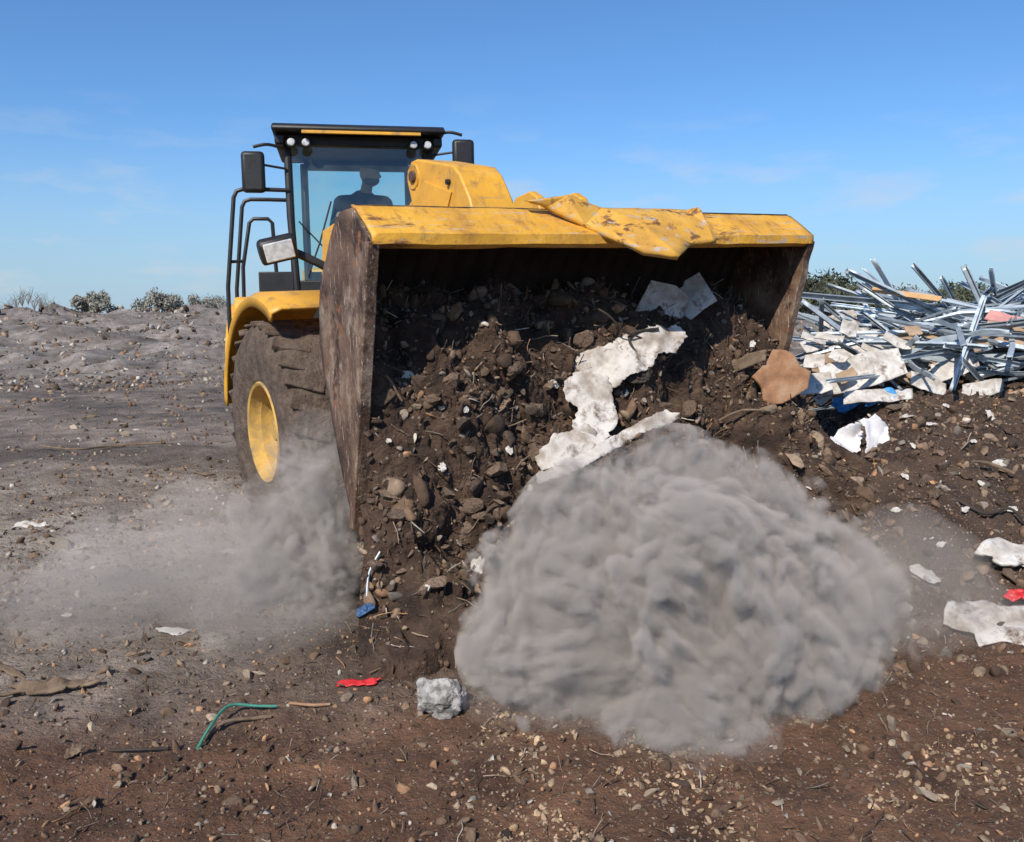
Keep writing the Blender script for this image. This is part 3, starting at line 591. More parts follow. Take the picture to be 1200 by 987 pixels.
for k in range(5):
    rd = random.Random(k); n_ = 7; top = [(math.cos(6.283 * i / n_) * rd.uniform(.5, 1.1), math.sin(6.283 * i / n_) * rd.uniform(.4, .8)) for i in range(n_)]
    vv = [(x, y, .06 + .12 * math.sin(x * 3)) for x, y in top] + [(x, y, -.06 + .12 * math.sin(x * 3)) for x, y in top]
    ff2 = [(0, i, i + 1) for i in range(1, n_ - 1)] + [(n_, n_ + i + 1, n_ + i) for i in range(1, n_ - 1)]
    for i in range(n_): j2 = (i + 1) % n_; ff2 += [(i, i + n_, j2 + n_), (i, j2 + n_, j2)]
    CHIP.append((np.array(vv), np.array(ff2)))
PAL = np.array([(.085, .052, .032), (.13, .080, .048), (.17, .112, .072), (.052, .032, .021), (.25, .18, .122), (.19, .16, .13), (.42, .37, .31), (.34, .19, .10)])
def colours(n, w): w = np.array(w, float); w /= w.sum(); return PAL[rng.choice(len(PAL), n, p=w)] * rng.uniform(.65, 1.4, (n, 1))
def lpos(n, p=.9, mask=False):
    j = ((rng.random(n) ** p) * (NV - 1)).astype(int); i = (rng.random(n) * (NU - 1)).astype(int); P = LV[j, i]
    if mask:
        kp = np.array([fr(q[0] * 2.4, q[2] * 2.4, q[1] * 2, 3) + rng.normal() * .25 > -.05 for q in P]); P = P[kp]
    return P + rng.normal(0, .012, (len(P), 3))
P = lpos(22000, mask=True); NC = len(P)
scatter('soil_clods', P, .004 + .028 * rng.random(NC) ** 6, colours(NC, [5, 5, 5, 4, 3, 1.6, .4, 1.2]), TB, M['stones'], 'loose brown clods and gravel tumbling over the poured soil', 'clods')
P = lpos(1050, mask=True); scatter('soil_lumps', P, .024 + .080 * rng.random(len(P)) ** 3, colours(len(P), [5, 6, 6, 2.5, 4, 2.4, .2, 1.5]), TB, M['stones'], 'larger broken lumps of earth in the poured soil', 'lumps')
scatter('soil_twigs', lpos(2000), .02 + .10 * rng.random(2000) ** 2, colours(2000, [3, 3, 3, 4, 3, 1.5, 1, .6]), STICK, M['stones'], 'roots and twigs mixed through the poured soil', 'twigs')
scatter('soil_chips', lpos(1100), .006 + .040 * rng.random(1100) ** 3.5, colours(1100, [2, 3, 3, 1, 4, 3, 3, 2.4]), CHIP, M['stones'], 'flat pale flakes mixed through the poured soil', 'flakes')
def gpos(n, r0, r1, a0, a1, p=1.):
    r = r0 * (r1 / r0) ** (rng.random(n) ** p); a = rng.uniform(R(a0), R(a1), n); x = r * np.sin(a); y = r * np.cos(a)
    return np.stack([x, y, np.array([hfull(*q) for q in zip(x, y)])], 1), r
P, r = gpos(34000, 2.0, 12, -38, 38); keep = np.abs(P[:, 0]) < 9; P, r = P[keep], r[keep]
scatter('gravel', P, (.0025 + .015 * rng.random(len(P)) ** 4) * (r / 3.6) ** .6, colours(len(P), [4, 6, 6, 1.5, 4, 1, .6, 2]), TS, M['stones'], 'small mixed stones strewn over the bare earth', 'gravel')
P, r = gpos(3000, 2.2, 9, -38, 38); scatter('earth_clods', P, (.010 + .032 * rng.random(len(P)) ** 3) * (r / 3.6) ** .5, colours(len(P), [5, 7, 5, 2, 1.5, .4, .1, 1.4]), TB, M['stones'], 'brown clods of earth lying on the foreground', 'clods')
P, r = gpos(2600, 2.2, 9, -38, 38); scatter('ground_twigs', P + np.array((0, 0, .004)), .015 + .06 * rng.random(len(P)) ** 2.5, colours(len(P), [3, 3, 3, 3, 3, 1, .8, .8]), STICK, M['stones'], 'twigs and splinters scattered on the foreground earth', 'twigs')
P, r = gpos(2400, 2.3, 10, -38, 38); scatter('ground_chips', P + np.array((0, 0, .004)), (.006 + .028 * rng.random(len(P)) ** 3.5) * (r / 4) ** .5, colours(len(P), [1, 1, 2, 1, 4, 2, 3, 3]), CHIP, M['stones'], 'flat chips and flakes littering the foreground earth', 'flakes')
P, r = gpos(6000, 2.3, 4.1, -2, 34); pc = np.array([(.37, .27, .175)]) * rng.uniform(.5, 1.4, (len(P), 1)) * np.array([1, .97, .93])
kp = np.array([fr(p[0] * 2.2, p[1] * 2.2, 20, 3) > -.05 for p in P]); scatter('pebbles', P[kp], (.004 + .022 * rng.random(len(P)) ** 4)[kp], pc[kp], TB, M['stones'], 'tan pebbles spread across the right foreground earth', 'pebbles')
n = 10000; x = rng.uniform(1.5, 6.5, n); y = rng.uniform(4.2, 10.5, n); z = np.array([hfull(*q) for q in zip(x, y)])
scatter('mound_rubble', np.stack([x, y, z], 1), .007 + .06 * rng.random(n) ** 5, colours(n, [5, 5, 5, 3, 2.6, 1.4, .5, 1.2]), TB, M['stones'], 'broken rubble and crumbs covering the dark mound on the right', 'rubble')
n = 2600; x = rng.uniform(1.8, 6.5, n); y = rng.uniform(4.6, 10.5, n); z = np.array([hfull(*q) for q in zip(x, y)]) + .015
scatter('mound_flakes', np.stack([x, y, z], 1), .015 + .085 * rng.random(n) ** 4.5, colours(n, [2, 2, 2, 1, 3, 2, 2.5, 2]), CHIP + STICK, M['stones'], 'flakes and splinters lying over the dark mound on the right', 'flakes')
P, r = gpos(26000, 24, 58, -36, 36); kc = colours(len(P), [3, 4, 4, 2, 4, 5, 4.5, 1])
scatter('berm_rubble', P, (.03 + .20 * rng.random(len(P)) ** 6) * (r / 40), kc, CHIP + TS[:4], M['stones'], 'pale rubble strewn on the low berm along the horizon', 'rubble')
P, r = gpos(11000, 6, 30, -38, -6); scatter('yard_litter', P, (.006 + .05 * rng.random(len(P)) ** 6) * np.maximum(1, r / 10), colours(len(P), [1, 4, 5, .5, 5, 3, 2, 1]), TS + CHIP + STICK, M['stones'], 'stones and flakes lying on the dusty grey yard behind the loader', 'stones')

rock_me = []; pale_me = []
for tv, tf in TT:
    me = bpy.data.meshes.new('rock'); me.from_pydata(tv.tolist(), [], tf.tolist()); me.materials.append(M['rock']); rock_me.append(me)
    m2 = me.copy(); m2.materials.clear(); m2.materials.append(M['rock_pale']); pale_me.append(m2)
def rock(px, py, spx, lab, group, pale=False, sink=.3):
    h = hit(px, py); s = spx / F * h[2] / 2
    o = bpy.data.objects.new('rock', random.choice(pale_me if pale else rock_me)); C.objects.link(o)
    o.matrix_basis = TRS(h[0] + h[1] * s * (.5 - sink), (random.uniform(-3, 3), random.uniform(-.5, .5), random.uniform(-3, 3)), (s, s * random.uniform(.75, 1), s * random.uniform(.75, 1)))
    tag(o, lab, 'rock', group); return o
for k in range(120):
    px = random.triangular(435, 930, 580); py = random.triangular(385, 760, 470)
    if py > 560 and px > 600: px = random.uniform(430, 590)
    rock(px, py, random.choice([10, 12, 14, 17, 20, 24, 30, 38]), 'brown angular rock half buried in the soil pouring from the bucket', 'rocks in the soil from the bucket')
for k in range(45):
    rock(random.uniform(960, 1195), random.uniform(480, 720), random.choice([8, 10, 13, 18, 24]), 'rough rock embedded in the dark mound right of the loader', 'rocks in the right mound')
for k in range(46):
    px = random.choice([random.uniform(20, 560), random.uniform(600, 1190), random.uniform(850, 1190)])
    rock(px, random.uniform(850, 965) if px > 560 else random.uniform(770, 960), random.choice([8, 10, 12, 16]), 'small tan stone lying on the bare foreground earth', 'tan stones on the foreground earth', True)
for k in range(34):
    rock(random.uniform(5, 270), random.uniform(480, 740), random.choice([6, 8, 10, 14]), 'pale stone on the dusty ground left of the loader', 'pale stones left of the loader', True)
h_ = hit(516, 842); cb = bpy.data.meshes.new('concrete_chunk'); tv, tf = rock_template(5, 781, .55, .85); tv = np.array([p * (1 + .14 * noise.fractal(Vector(p * 2.5), .7, 2.1, 6)) for p in tv])
tv = (tv - (tv.max(0) + tv.min(0)) / 2) / ((tv.max(0) - tv.min(0)) / 2)
cb.from_pydata(tv.tolist(), [], tf.tolist()); cb.materials.append(M['rock_grey']); cb.polygons.foreach_set('use_smooth', [True] * len(cb.polygons)); cb.set_sharp_from_angle(angle=R(30))
o = bpy.data.objects.new('concrete_chunk', cb); C.objects.link(o); s = 33 / F * h_[2]; o.matrix_basis = TRS(h_[0] + Vector((0, .05, s * .6)), (.1, .25, .6), (s, s * .8, s * .78))
tag(o, 'large rough grey concrete chunk at the foot of the spilled soil', 'concrete')
rock(565, 437, 26, 'greyish round stone high on the load near its left third', None)
rock(604, 430, 40, 'flat reddish brown rock topmost in the middle of the load', None)
rock(415, 764, 20, 'small orange tan stone left of the red strip', None, True)
rock(1085, 933, 32, 'widest flat tan stone in the lower right foreground', None, True)
rock(415, 921, 20, 'lone tan stone at the bottom left of centre', None, True)
rock(1045, 852, 26, 'flat tan stone on the earth below the dust cloud right edge', None, True)
rock(290, 792, 18, 'white stone above the green strap', None, True)
rock(75, 640, 30, 'pale flat stone in the dusty patch at far left', None, True)

# ------------------------------------------------------------------ sheets, rods, litter
def frame_from(nrm, spin, tilt=0):
    nrm = nrm.normalized(); a = Vector((1, 0, 0)) - nrm * nrm.x; a.normalize(); b_ = nrm.cross(a)
    m = Matrix((a, b_, nrm)).transposed().to_4x4(); return m @ Matrix.Rotation(spin, 4, 'Z') @ Matrix.Rotation(tilt, 4, 'X')
def scrap(name, lab, cat, px, py, wpx, hpx, m, spin=0, tilt=0, amp=.12, seed=1, group=None, thick=.008, lift=.01, jag=.35, nrm=None, rect=False):
    h = hit(px, py); W = wpx / F * h[2] / 2; H = hpx / F * h[2] / 2; rd = random.Random(seed)
    if rect: ol = [(-W, -H * rd.uniform(.85, 1)), (W * rd.uniform(.1, .4), -H * rd.uniform(.8, 1)), (W * rd.uniform(.8, 1), -H), (W, H * rd.uniform(.4, 1)), (W * .3, H * rd.uniform(.75, 1.1)), (W * .1, H * rd.uniform(.55, 1)), (-W * rd.uniform(.7, 1), H)]
    else:
        ol = []; kk = 15
        for k in range(kk):
            t = 2 * math.pi * (k + rd.uniform(-.3, .3)) / kk; q = 1 + rd.uniform(-jag, jag * .5); ol.append((W * q * math.cos(t), H * q * math.sin(t)))
    vs, fs = sheet2d(ol, max(W, H) / 12); sz = max(W, H); b = MB()
    b.add([(p.x, p.y, amp * sz * (fr(p.x / sz * 1.3, p.y / sz * 1.3, seed, 5, .8) + 1.2 * abs(noise.noise(Vector((p.x / sz * 2.4, p.y / sz * 2.4, seed + 9)))))) for p in vs], fs)
    nn = nrm if nrm is not None else (h[1] + Vector((0, -.4, .3))).normalized()
    o = b.build(name, m, None, Matrix.Translation(h[0] + nn * lift) @ frame_from(nn, spin, tilt), solid=thick)
    return tag(o, lab, cat, group)
def torn(name, lab, cat, outline, m, lift=.07, seed=0, amp=.03, thick=.006, nn=Vector((.12, -.88, .45)), rag=.02):
    nn = nn.normalized(); P = [hit(px, py) for px, py in outline]; c = sum((p[0] for p in P), Vector()) / len(P) + nn * lift
    ax = Vector((1, 0, 0)) - nn * nn.x; ax.normalize(); ay = nn.cross(ax); ol = []
    for px, py in outline:
        d = ray(px, py); o = Vector((0, 0, CAMZ)); t = (c - o).dot(nn) / d.dot(nn); q = o + d * t - c; ol.append((q.dot(ax), q.dot(ay)))
    full = []
    for i in range(len(ol)):
        a = Vector(ol[i]); b_ = Vector(ol[(i + 1) % len(ol)]); k = max(1, int((b_ - a).length / .014))
        for j in range(k):
            q = a.lerp(b_, j / k); full.append((q.x + rag * noise.fractal(Vector((q.x * 22, q.y * 22, seed)), .6, 2.1, 4), q.y + rag * noise.fractal(Vector((q.x * 22, q.y * 22, seed + 5)), .6, 2.1, 4)))
    vs, fs = sheet2d(full, .022); b = MB()
    def z(p):
        w1 = abs(noise.noise(Vector((p.x * 3.2, p.y * 2.6, seed)))); u_ = (p.x * .8 + p.y * .6) * 7; w2 = abs((u_ + 1.2 * noise.noise(Vector((p.x * 4, p.y * 4, seed + 3)))) % 1 - .5)
        return amp * (3.2 * w1 + 1.3 * w2 - .8) - .15 * abs(p.x) * abs(p.x)
    b.add([(p.x, p.y, z(p)) for p in vs], fs)
    return tag(b.build(name, m, None, Matrix.Translation(c) @ Matrix((ax, ay, nn)).transposed().to_4x4(), solid=thick), lab, cat)
PD = M['plaster_dirty']
torn('plaster_sheet', 'large torn white sheet slanting across the upper right of the load', 'plasterboard', [(672, 428), (680, 412), (706, 404), (730, 394), (762, 384), (794, 380), (806, 394), (792, 412), (770, 416), (762, 432), (738, 440), (722, 456), (700, 454), (678, 446)], PD, .15, 3, .022, .003)
torn('plaster_sheet', 'torn white sheet hanging upright in the middle of the load', 'plasterboard', [(660, 446), (684, 432), (712, 440), (718, 466), (724, 492), (714, 514), (696, 528), (684, 510), (670, 498), (676, 478), (662, 468)], PD, .14, 5, .022, .003)
torn('plaster_sheet', 'ragged white sheet scrap below the hanging sheet and above the dust', 'plasterboard', [(626, 534), (650, 510), (692, 496), (700, 514), (694, 536), (668, 546), (634, 552)], PD, .13, 8, .02, .003)
torn('plaster_sheet', 'long narrow white strip slanting out of the top of the big dust cloud', 'plasterboard', [(628, 554), (660, 542), (700, 522), (742, 498), (780, 480), (798, 484), (786, 496), (748, 510), (712, 532), (670, 554), (632, 566)], PD, .26, 9, .015, .003, rag=.012)
scrap('broken_board', 'pale grey board leaning in the shade at the back of the bucket', 'board', 772, 350, 60, 40, M['plaster'], R(-10), R(15), .05, 9, lift=.08, rect=True)
scrap('broken_board', 'grey broken board right beside the other in the bucket shade', 'board', 812, 354, 52, 40, M['plaster'], R(35), R(10), .05, 10, lift=.08, rect=True)
scrap('slab_piece', 'flat orange brown slab at the right end of the load', 'slab', 910, 450, 60, 68, M['slab'], R(-15), 0, .05, 14, lift=.10, thick=.04, jag=.3, nrm=Vector((.0, -.9, .4)))
scrap('broken_board', 'dark brown board sticking out near the right end of the load', 'board', 868, 424, 60, 16, M['wood'], R(24), 0, .03, 12, lift=.06, thick=.02, rect=True)
scrap('fabric_scrap', 'dark ragged scrap beside the upright white strip in the load', 'scrap', 745, 440, 34, 22, M['dark_rod'], R(10), 0, .3, 13, lift=.05)
def rod(name, lab, cat, pts, r, m, n=7):
    P = []
    for k, (px, py, dl) in enumerate(pts):
        h = hit(px, py); P.append(h[0] + h[1] * dl)
    c = P[0].copy(); cs = curve(P, 5); b = MB().tube([p - c for p in cs], [r * (1 + .3 * noise.noise(p * 20)) for p in cs], n); return tag(b.build(name, m, None, Matrix.Translation(c)), lab, cat)
rod('metal_rod', 'thin dark bent rod reaching across the shaded load', 'rod', [(668, 356, .12), (705, 378, .14), (745, 402, .20), (790, 412, .18)], .006, M['dark_rod'])
rod('metal_rod', 'dark bar standing among the soil right of the white sheet', 'rod', [(762, 432, .06), (750, 412, .16), (742, 396, .21)], .010, M['dark_rod'])
rod('metal_rod', 'pale bent metal rod leaning on the spilled soil at left', 'rod', [(448, 646, .04), (436, 672, .04), (426, 702, .03)], .006, M['zinc'])
rod('timber_stick', 'brown stick crossing the load below its right end', 'stick', [(838, 490, .05), (870, 478, .07), (905, 488, .05)], .008, M['wood'])
rod('timber_stick', 'short brown stick at the left of the load', 'stick', [(448, 440, .03), (462, 452, .05), (470, 470, .03)], .008, M['wood'])
scrap('plastic_scrap', 'small dark blue plastic scrap on the spilled soil', 'plastic', 427, 716, 26, 12, M['blue_dark'], R(25), 0, .2, 21, lift=.02)
for k, (px, py, w_, h_) in enumerate([(520, 549, 10, 12), (561, 664, 28, 18), (478, 440, 12, 18), (578, 505, 14, 10), (503, 690, 8, 8), (596, 528, 12, 9), (648, 450, 14, 10), (880, 405, 12, 8), (545, 480, 8, 7), (455, 520, 7, 8)]):
    scrap('plaster_chip', 'small white chip caught in the poured soil', 'chip', px, py, w_, h_, M['plaster'], k, 0, .15, 30 + k, 'white chips in the poured soil', lift=.02)
rod('webbing_strap', 'teal green strap curling over the foreground earth', 'strap', [(232, 880, .01), (246, 858, .03), (268, 838, .05), (300, 833, .03), (326, 832, .02)], .007, M['green'])
rod('timber_stick', 'weathered forked stick right of the green strap', 'stick', [(238, 870, .01), (262, 852, .03), (300, 845, .015), (318, 842, .01)], .008, M['wood'])
scrap('plastic_strip', 'bright red plastic strip lying below the spilled soil', 'plastic', 417, 804, 56, 11, M['red'], R(4), 0, .1, 41, lift=.015)
rod('timber_stick', 'dark reddish stick lying just below the red strip', 'stick', [(340, 826, .01), (365, 830, .015), (388, 827, .01)], .007, M['slab'])
scrap('bark_piece', 'curled weathered bark slab at the left foreground edge', 'bark', 60, 812, 92, 18, M['wood'], R(14), 0, .12, 43, lift=.03, thick=.015, jag=.5)
scrap('bark_piece', 'narrow bark piece on the shaded earth at far left edge', 'bark', 10, 790, 50, 10, M['wood'], R(-15), 0, .1, 44, lift=.02)
rod('timber_stick', 'broken twig bundle left of the strap', 'stick', [(128, 882, .01), (160, 884, .02), (196, 880, .01)], .007, M['dark_rod'])
scrap('bark_piece', 'short upright bark chip near the bottom left', 'bark', 88, 884, 20, 14, M['wood'], R(50), 0, .2, 46, lift=.02)
scrap('plaster_chip', 'greyish flat scrap on the dusty ground left of the small dust cloud', 'chip', 276, 648, 36, 10, M['plaster'], 0, 0, .1, 47, lift=.01)
scrap('plaster_chip', 'white flat slab lying in the dusty patch at far left', 'chip', 36, 617, 46, 12, M['plaster'], 0, 0, .1, 48, lift=.01)
scrap('plaster_chip', 'pale patch of plaster beneath the haze at left', 'chip', 210, 742, 60, 12, M['plaster'], 0, 0, .05, 49, lift=.005)
rod('timber_stick', 'long pale branch lying on the yard left of the wheel', 'stick', [(48, 527, .05), (90, 531, .05), (130, 526, .04), (190, 524, .06)], .014, M['wood'])
rod('timber_stick', 'short thin branch near the front tyre', 'stick', [(226, 555, .03), (240, 560, .04), (252, 559, .03)], .012, M['wood'])
torn('cloth_rag', 'crumpled white rag draped on the mound right of the bucket', 'rag', [(984, 504), (1002, 496), (1014, 504), (1006, 522), (1000, 542), (986, 552), (972, 536), (964, 520)], M['cloth'], .12, 11, .06)
torn('cloth_rag', 'second white rag hanging to the right of the first on the mound', 'rag', [(1006, 494), (1024, 488), (1040, 498), (1042, 520), (1046, 544), (1032, 552), (1020, 534), (1012, 538), (1014, 512)], M['cloth'], .12, 12, .06)
NB = Vector((0, -.75, .65))
scrap('plastic_sheet', 'bright blue plastic on the mound below the steel studs', 'plastic', 981, 488, 32, 26, M['blue'], 0, 0, .2, 53, lift=.20, nrm=NB)
scrap('plastic_sheet', 'blue plastic strip right of the first blue piece', 'plastic', 1022, 482, 60, 18, M['blue'], R(8), 0, .2, 54, lift=.20, nrm=NB)
scrap('plaster_sheet', 'big white slab at the right frame edge on the mound', 'plasterboard', 1182, 656, 76, 36, M['plaster'], R(-8), 0, .12, 55, lift=.05, thick=.025)
scrap('plaster_sheet', 'long white sheet at the right frame edge lowest on the mound', 'plasterboard', 1172, 738, 110, 70, PD, R(-12), 0, .10, 59, lift=.04, thick=.012)
scrap('plaster_sheet', 'narrow pale sheet above the long one at right', 'plasterboard', 1082, 678, 34, 18, M['plaster'], R(-40), 0, .1, 57, lift=.04)
scrap('plastic_strip', 'red plastic piece at the right frame edge between white sheets', 'plastic', 1188, 708, 34, 16, M['red'], R(5), 0, .2, 58, lift=.08)
for k, (px, py, w_, h_) in enumerate([(1090, 500, 20, 9), (1140, 520, 16, 8), (1060, 560, 14, 8), (1170, 545, 30, 10), (1130, 600, 16, 9), (1070, 525, 12, 6), (1185, 600, 16, 12), (1110, 545, 10, 7), (1150, 570, 12, 8), (1050, 600, 14, 8), (1100, 640, 18, 9), (1160, 490, 26, 10), (1110, 480, 20, 8), (1060, 490, 18, 8)]):
    scrap('plaster_chip', 'small pale chip on the dark mound right of the loader', 'chip', px, py, w_ * .8, h_ * .8, M['plaster'], k, 0, .15, 60 + k, 'pale chips on the right mound', lift=.02)
rod('timber_stick', 'grey stick on the mound near the right frame edge', 'stick', [(1135, 545, .04), (1160, 552, .07), (1192, 560, .05)], .012, M['wood'])
rod('cable', 'thin dark cable trailing down the mound at right', 'cable', [(1120, 590, .03), (1150, 606, .05), (1180, 602, .04), (1198, 618, .04)], .010, M['dark_rod'])
PZ = [(1010, 436, 7.8, 110, 34, 16, 'plaster', 'large white board under the steel studs nearest the bucket'), (955, 449, 7.7, 40, 24, 5, 'plaster', 'small white board beside the bucket right end'),
      (1045, 410, 8.3, 70, 26, -20, 'plaster', 'white board jammed in the middle of the studs'), (985, 380, 9.4, 50, 24, 32, 'plaster', 'pale board behind the leftmost studs'),
      (1068, 396, 8.3, 66, 26, 10, 'card', 'brown cardboard sheet tangled in the middle of the studs'), (1182, 392, 8.0, 60, 28, -18, 'card', 'brown cardboard sheet high at the right frame edge'),
      (1118, 430, 7.8, 60, 22, 14, 'plaster', 'white board low behind the leaning stud'), (1178, 374, 8.2, 44, 14, -22, 'pink', 'pink sheet high at the right frame edge'),
      (1030, 464, 7.55, 90, 16, 5, 'plaster', 'long white board lowest in the stud heap'), (1190, 468, 7.6, 44, 20, 10, 'card', 'brown card low at the right frame edge'),
      (1000, 408, 8.7, 66, 22, 24, 'plaster', 'white board second row above the largest white board'), (972, 426, 8.2, 48, 22, 8, 'card', 'beige board left end of the stud heap'), (1088, 450, 7.7, 46, 18, -12, 'plaster', 'crooked white board right of the largest white board'),
      (1150, 456, 7.6, 50, 16, 8, 'plaster', 'dirty white board under the right half of the studs'), (1020, 392, 9.0, 50, 14, -8, 'plaster', 'thin white board edge above the middle boards'), (960, 400, 8.8, 40, 16, 16, 'plaster', 'pale board touching the bucket side high in the heap')]
for k in range(34):
    rr = random.Random(500 + k); PZ.append((rr.uniform(950, 1150), rr.uniform(385, 474), rr.uniform(7.6, 8.6), rr.uniform(14, 40), rr.uniform(6, 15), rr.uniform(-35, 35), rr.choice(['plaster', 'plaster', 'card']), None))
for k, (px, py, Y_, w_, h_, sp, mm, lab) in enumerate(PZ):
    W, H = w_ / F * Y_ / 2, h_ / F * Y_ / 2 * 1.25; rd = random.Random(80 + k)
    ol = [(-W, -H * rd.uniform(.7, 1)), (W * .2, -H), (W * rd.uniform(.8, 1), -H * .8), (W, H * rd.uniform(.4, 1)), (W * .3, H * rd.uniform(.75, 1.1)), (-W * rd.uniform(.7, 1), H)]
    vs, fs = sheet2d(ol, W / 10); b = MB().add([(p.x, p.y, .04 * fr(p.x * 4, p.y * 4, k, 4)) for p in vs], fs)
    tag(b.build('board_sheet', M[mm], None, Matrix.Translation(at(px, py, Y_)) @ frame_from(Vector((rd.uniform(-.4, .2), -.8, rd.uniform(.4, .8))), R(sp)), solid=.012),
        lab or ('small broken white board piece among the studs' if mm == 'plaster' else 'small torn cardboard piece among the studs'), 'board', None if lab else ('small white board pieces in the stud heap' if mm == 'plaster' else 'small cardboard pieces in the stud heap'))
def stud_mesh(L, bend, seed):
    b = MB(); n = 14; prof = [(-.011, .016), (-.011, .024), (.012, .024), (.012, -.024), (-.011, -.024), (-.011, -.016)]
    vs = []
    for i in range(n + 1):
        t = i / n - .5; off = bend * (t * t - .1) * L + .04 * bend * math.sin(t * 14); tw = .9 * bend * t * 3
        for y, z in prof:
            yy = y * math.cos(tw) - z * math.sin(tw); zz = y * math.sin(tw) + z * math.cos(tw); vs.append((t * L, yy + off * .4, zz + off))
    m_ = len(prof); b.add(vs, [(i * m_ + j, (i + 1) * m_ + j, (i + 1) * m_ + j + 1, i * m_ + j + 1) for i in range(n) for j in range(m_ - 1)])
    return b.build('steel_stud', M['zinc'], None, I4, solid=.003)
protos = [stud_mesh(2.4, 0, 1), stud_mesh(1.7, .08, 2), stud_mesh(2.0, -.06, 3), stud_mesh(1.2, .25, 4)]
SG = 'steel studs heaped on the right mound'; SL = 'galvanised steel stud tangled in the heap on the right mound'
used = set()
for k in range(294):
    p = k % 4; X = random.triangular(2.9, 6.2, 4.5); Y = random.uniform(7.7, 9.9)
    hg = hmacro(X, Y) + .12
    top = 1.54 + .46 * math.exp(-((X - 5.0) / 1.5) ** 2 - ((Y - 9.2) / 1.7) ** 2)
    Z = hg + random.random() ** .7 * max(.15, top - hg)
    yaw = random.choice([random.gauss(-.7, .4), random.gauss(.6, .5), random.uniform(-1.6, 1.6), random.uniform(-1.6, 1.6)])
    el_ = max(-.6, min(.6, random.gauss(.08, .25)))
    T = TRS((X, Y, Z), (random.uniform(-3, 3), el_, yaw), (random.uniform(.5, .95), .85, .85))
    if p not in used: o = protos[p]; o.matrix_basis = T; used.add(p)
    else: o = dup(protos[p], T)
    tag(o, SL, 'steel stud', SG)
for lab, px, py, Y_, ang, tw_, L_ in (('dark steel stud standing nearly upright in front of the heap', 1134, 404, 7.6, -74, 40, .36), ('steel stud pointing up to the highest tip of the heap at right', 1150, 356, 8.6, 62, 10, .34), ('steel stud leaning right to left over the heap crest', 1090, 362, 8.6, 24, 60, .75), ('long steel stud lying flat along the left crest of the heap', 1010, 352, 9.0, 5, 20, .75)):
    T = Matrix.Translation(at(px, py, Y_)) @ Matrix.Rotation(R(ang), 4, 'Y') @ Matrix.Rotation(R(tw_), 4, 'X') @ Matrix.Diagonal((L_, 1.1, 1.1, 1)); o = dup(protos[0], T); del o['group']; tag(o, lab, 'steel stud')
T = TRS(at(1062, 345, 8.6), (0, R(9), R(-25))); o = MB().box((0, 0, 0), (.62, .07, .05)).build('timber_plank', M['wood_o'], None, T, bevel=.004); tag(o, 'short orange pine plank lying on top of the steel studs', 'plank')

# ------------------------------------------------------------------ bushes
def leaf_cloud(blobs, n, sz, seed):
    rd = np.random.default_rng(seed); vs = []; fs = []; k = 0
    wts = np.array([b[3] ** 2.5 for b in blobs]); wts /= wts.sum()
    for bi in rd.choice(len(blobs), n, p=wts):
        bx, by, bz, br = blobs[bi]; d = rd.normal(size=3); d /= np.linalg.norm(d); p = np.array((bx, by, bz)) + d * br * rd.random() ** .4 * (1 + .2 * rd.normal())
        if p[2] < .02: continue
        a = rd.normal(size=3) * sz; b_ = rd.normal(size=3) * sz
        vs += [tuple(p - a), tuple(p + b_), tuple(p + a)]; fs.append((k, k + 1, k + 2)); k += 3
    return MB().add(vs, fs)
def bush(lab, px, Y, w, h, m, seed, group=None, n=2400):
    d = ray(px, 372); X = d.x / d.y * Y; z = hfull(X, Y) - .1
    t = empty('bush', Matrix.Translation((X, Y, z))); tag(t, lab, 'bush', group); rd = random.Random(seed); bl = []
    for k in range(12):
        x_ = rd.uniform(-.42, .42); bl.append((x_ * w, rd.uniform(-.3, .3) * w, rd.uniform(.2, .80 - abs(x_) * .7) * h, rd.uniform(.14, .24) * min(w, h * 1.6)))
    leaf_cloud(bl, n, .034 * h, seed).build('foliage', m, t, Matrix.Translation((X, Y, z)), smooth=False)
    s = MB()
    for k in range(4): s.tube([(0, 0, -.1), (rd.uniform(-.1, .1) * w, 0, .3 * h), (rd.uniform(-.3, .3) * w, rd.uniform(-.2, .2) * w, .7 * h)], [.05, .035, .01], 5)
    s.build('stem', M['bark'], t, Matrix.Translation((X, Y, z))); return t
bush('pale dry bush leftmost on the horizon berm', 112, 50, 2.0, 1.9, M['leaf_dry'], 1, n=3800)
bush('round dark bush second from left on the horizon berm', 187, 52, 2.3, 1.8, M['leaf_dry'], 2, n=3800)
bush('low spreading bush on the berm just left of the loader', 243, 54, 3.0, 1.2, M['leaf_dry'], 3, n=3800)
for k in range(24):
    bush('dark green bush in the far row behind the steel studs', 950 + k * 12 + random.uniform(-5, 5), random.uniform(54, 66), random.uniform(2.8, 4.2), random.uniform(1.8, 2.6) if k > 3 else 3.0, M['leaf'], 20 + k, 'dark bushes along the right horizon', 2200)
for k in range(9):
    d = ray(6 + k * 7, 372); X = d.x / d.y * 46; t = MB(); rd = random.Random(k)
    for q in range(14): t.tube([(0, 0, 0), (rd.uniform(-.2, .2), 0, .4), (rd.uniform(-.5, .5), 0, rd.uniform(.5, 1.0))], [.012, .01, .004], 4)
    o = t.build('dry_weed', M['bark'], None, Matrix.Translation((X, 46, hfull(X, 46)))); tag(o, 'bare dry weed stalks on the far left of the berm', 'weed', 'dry weeds on the left berm')

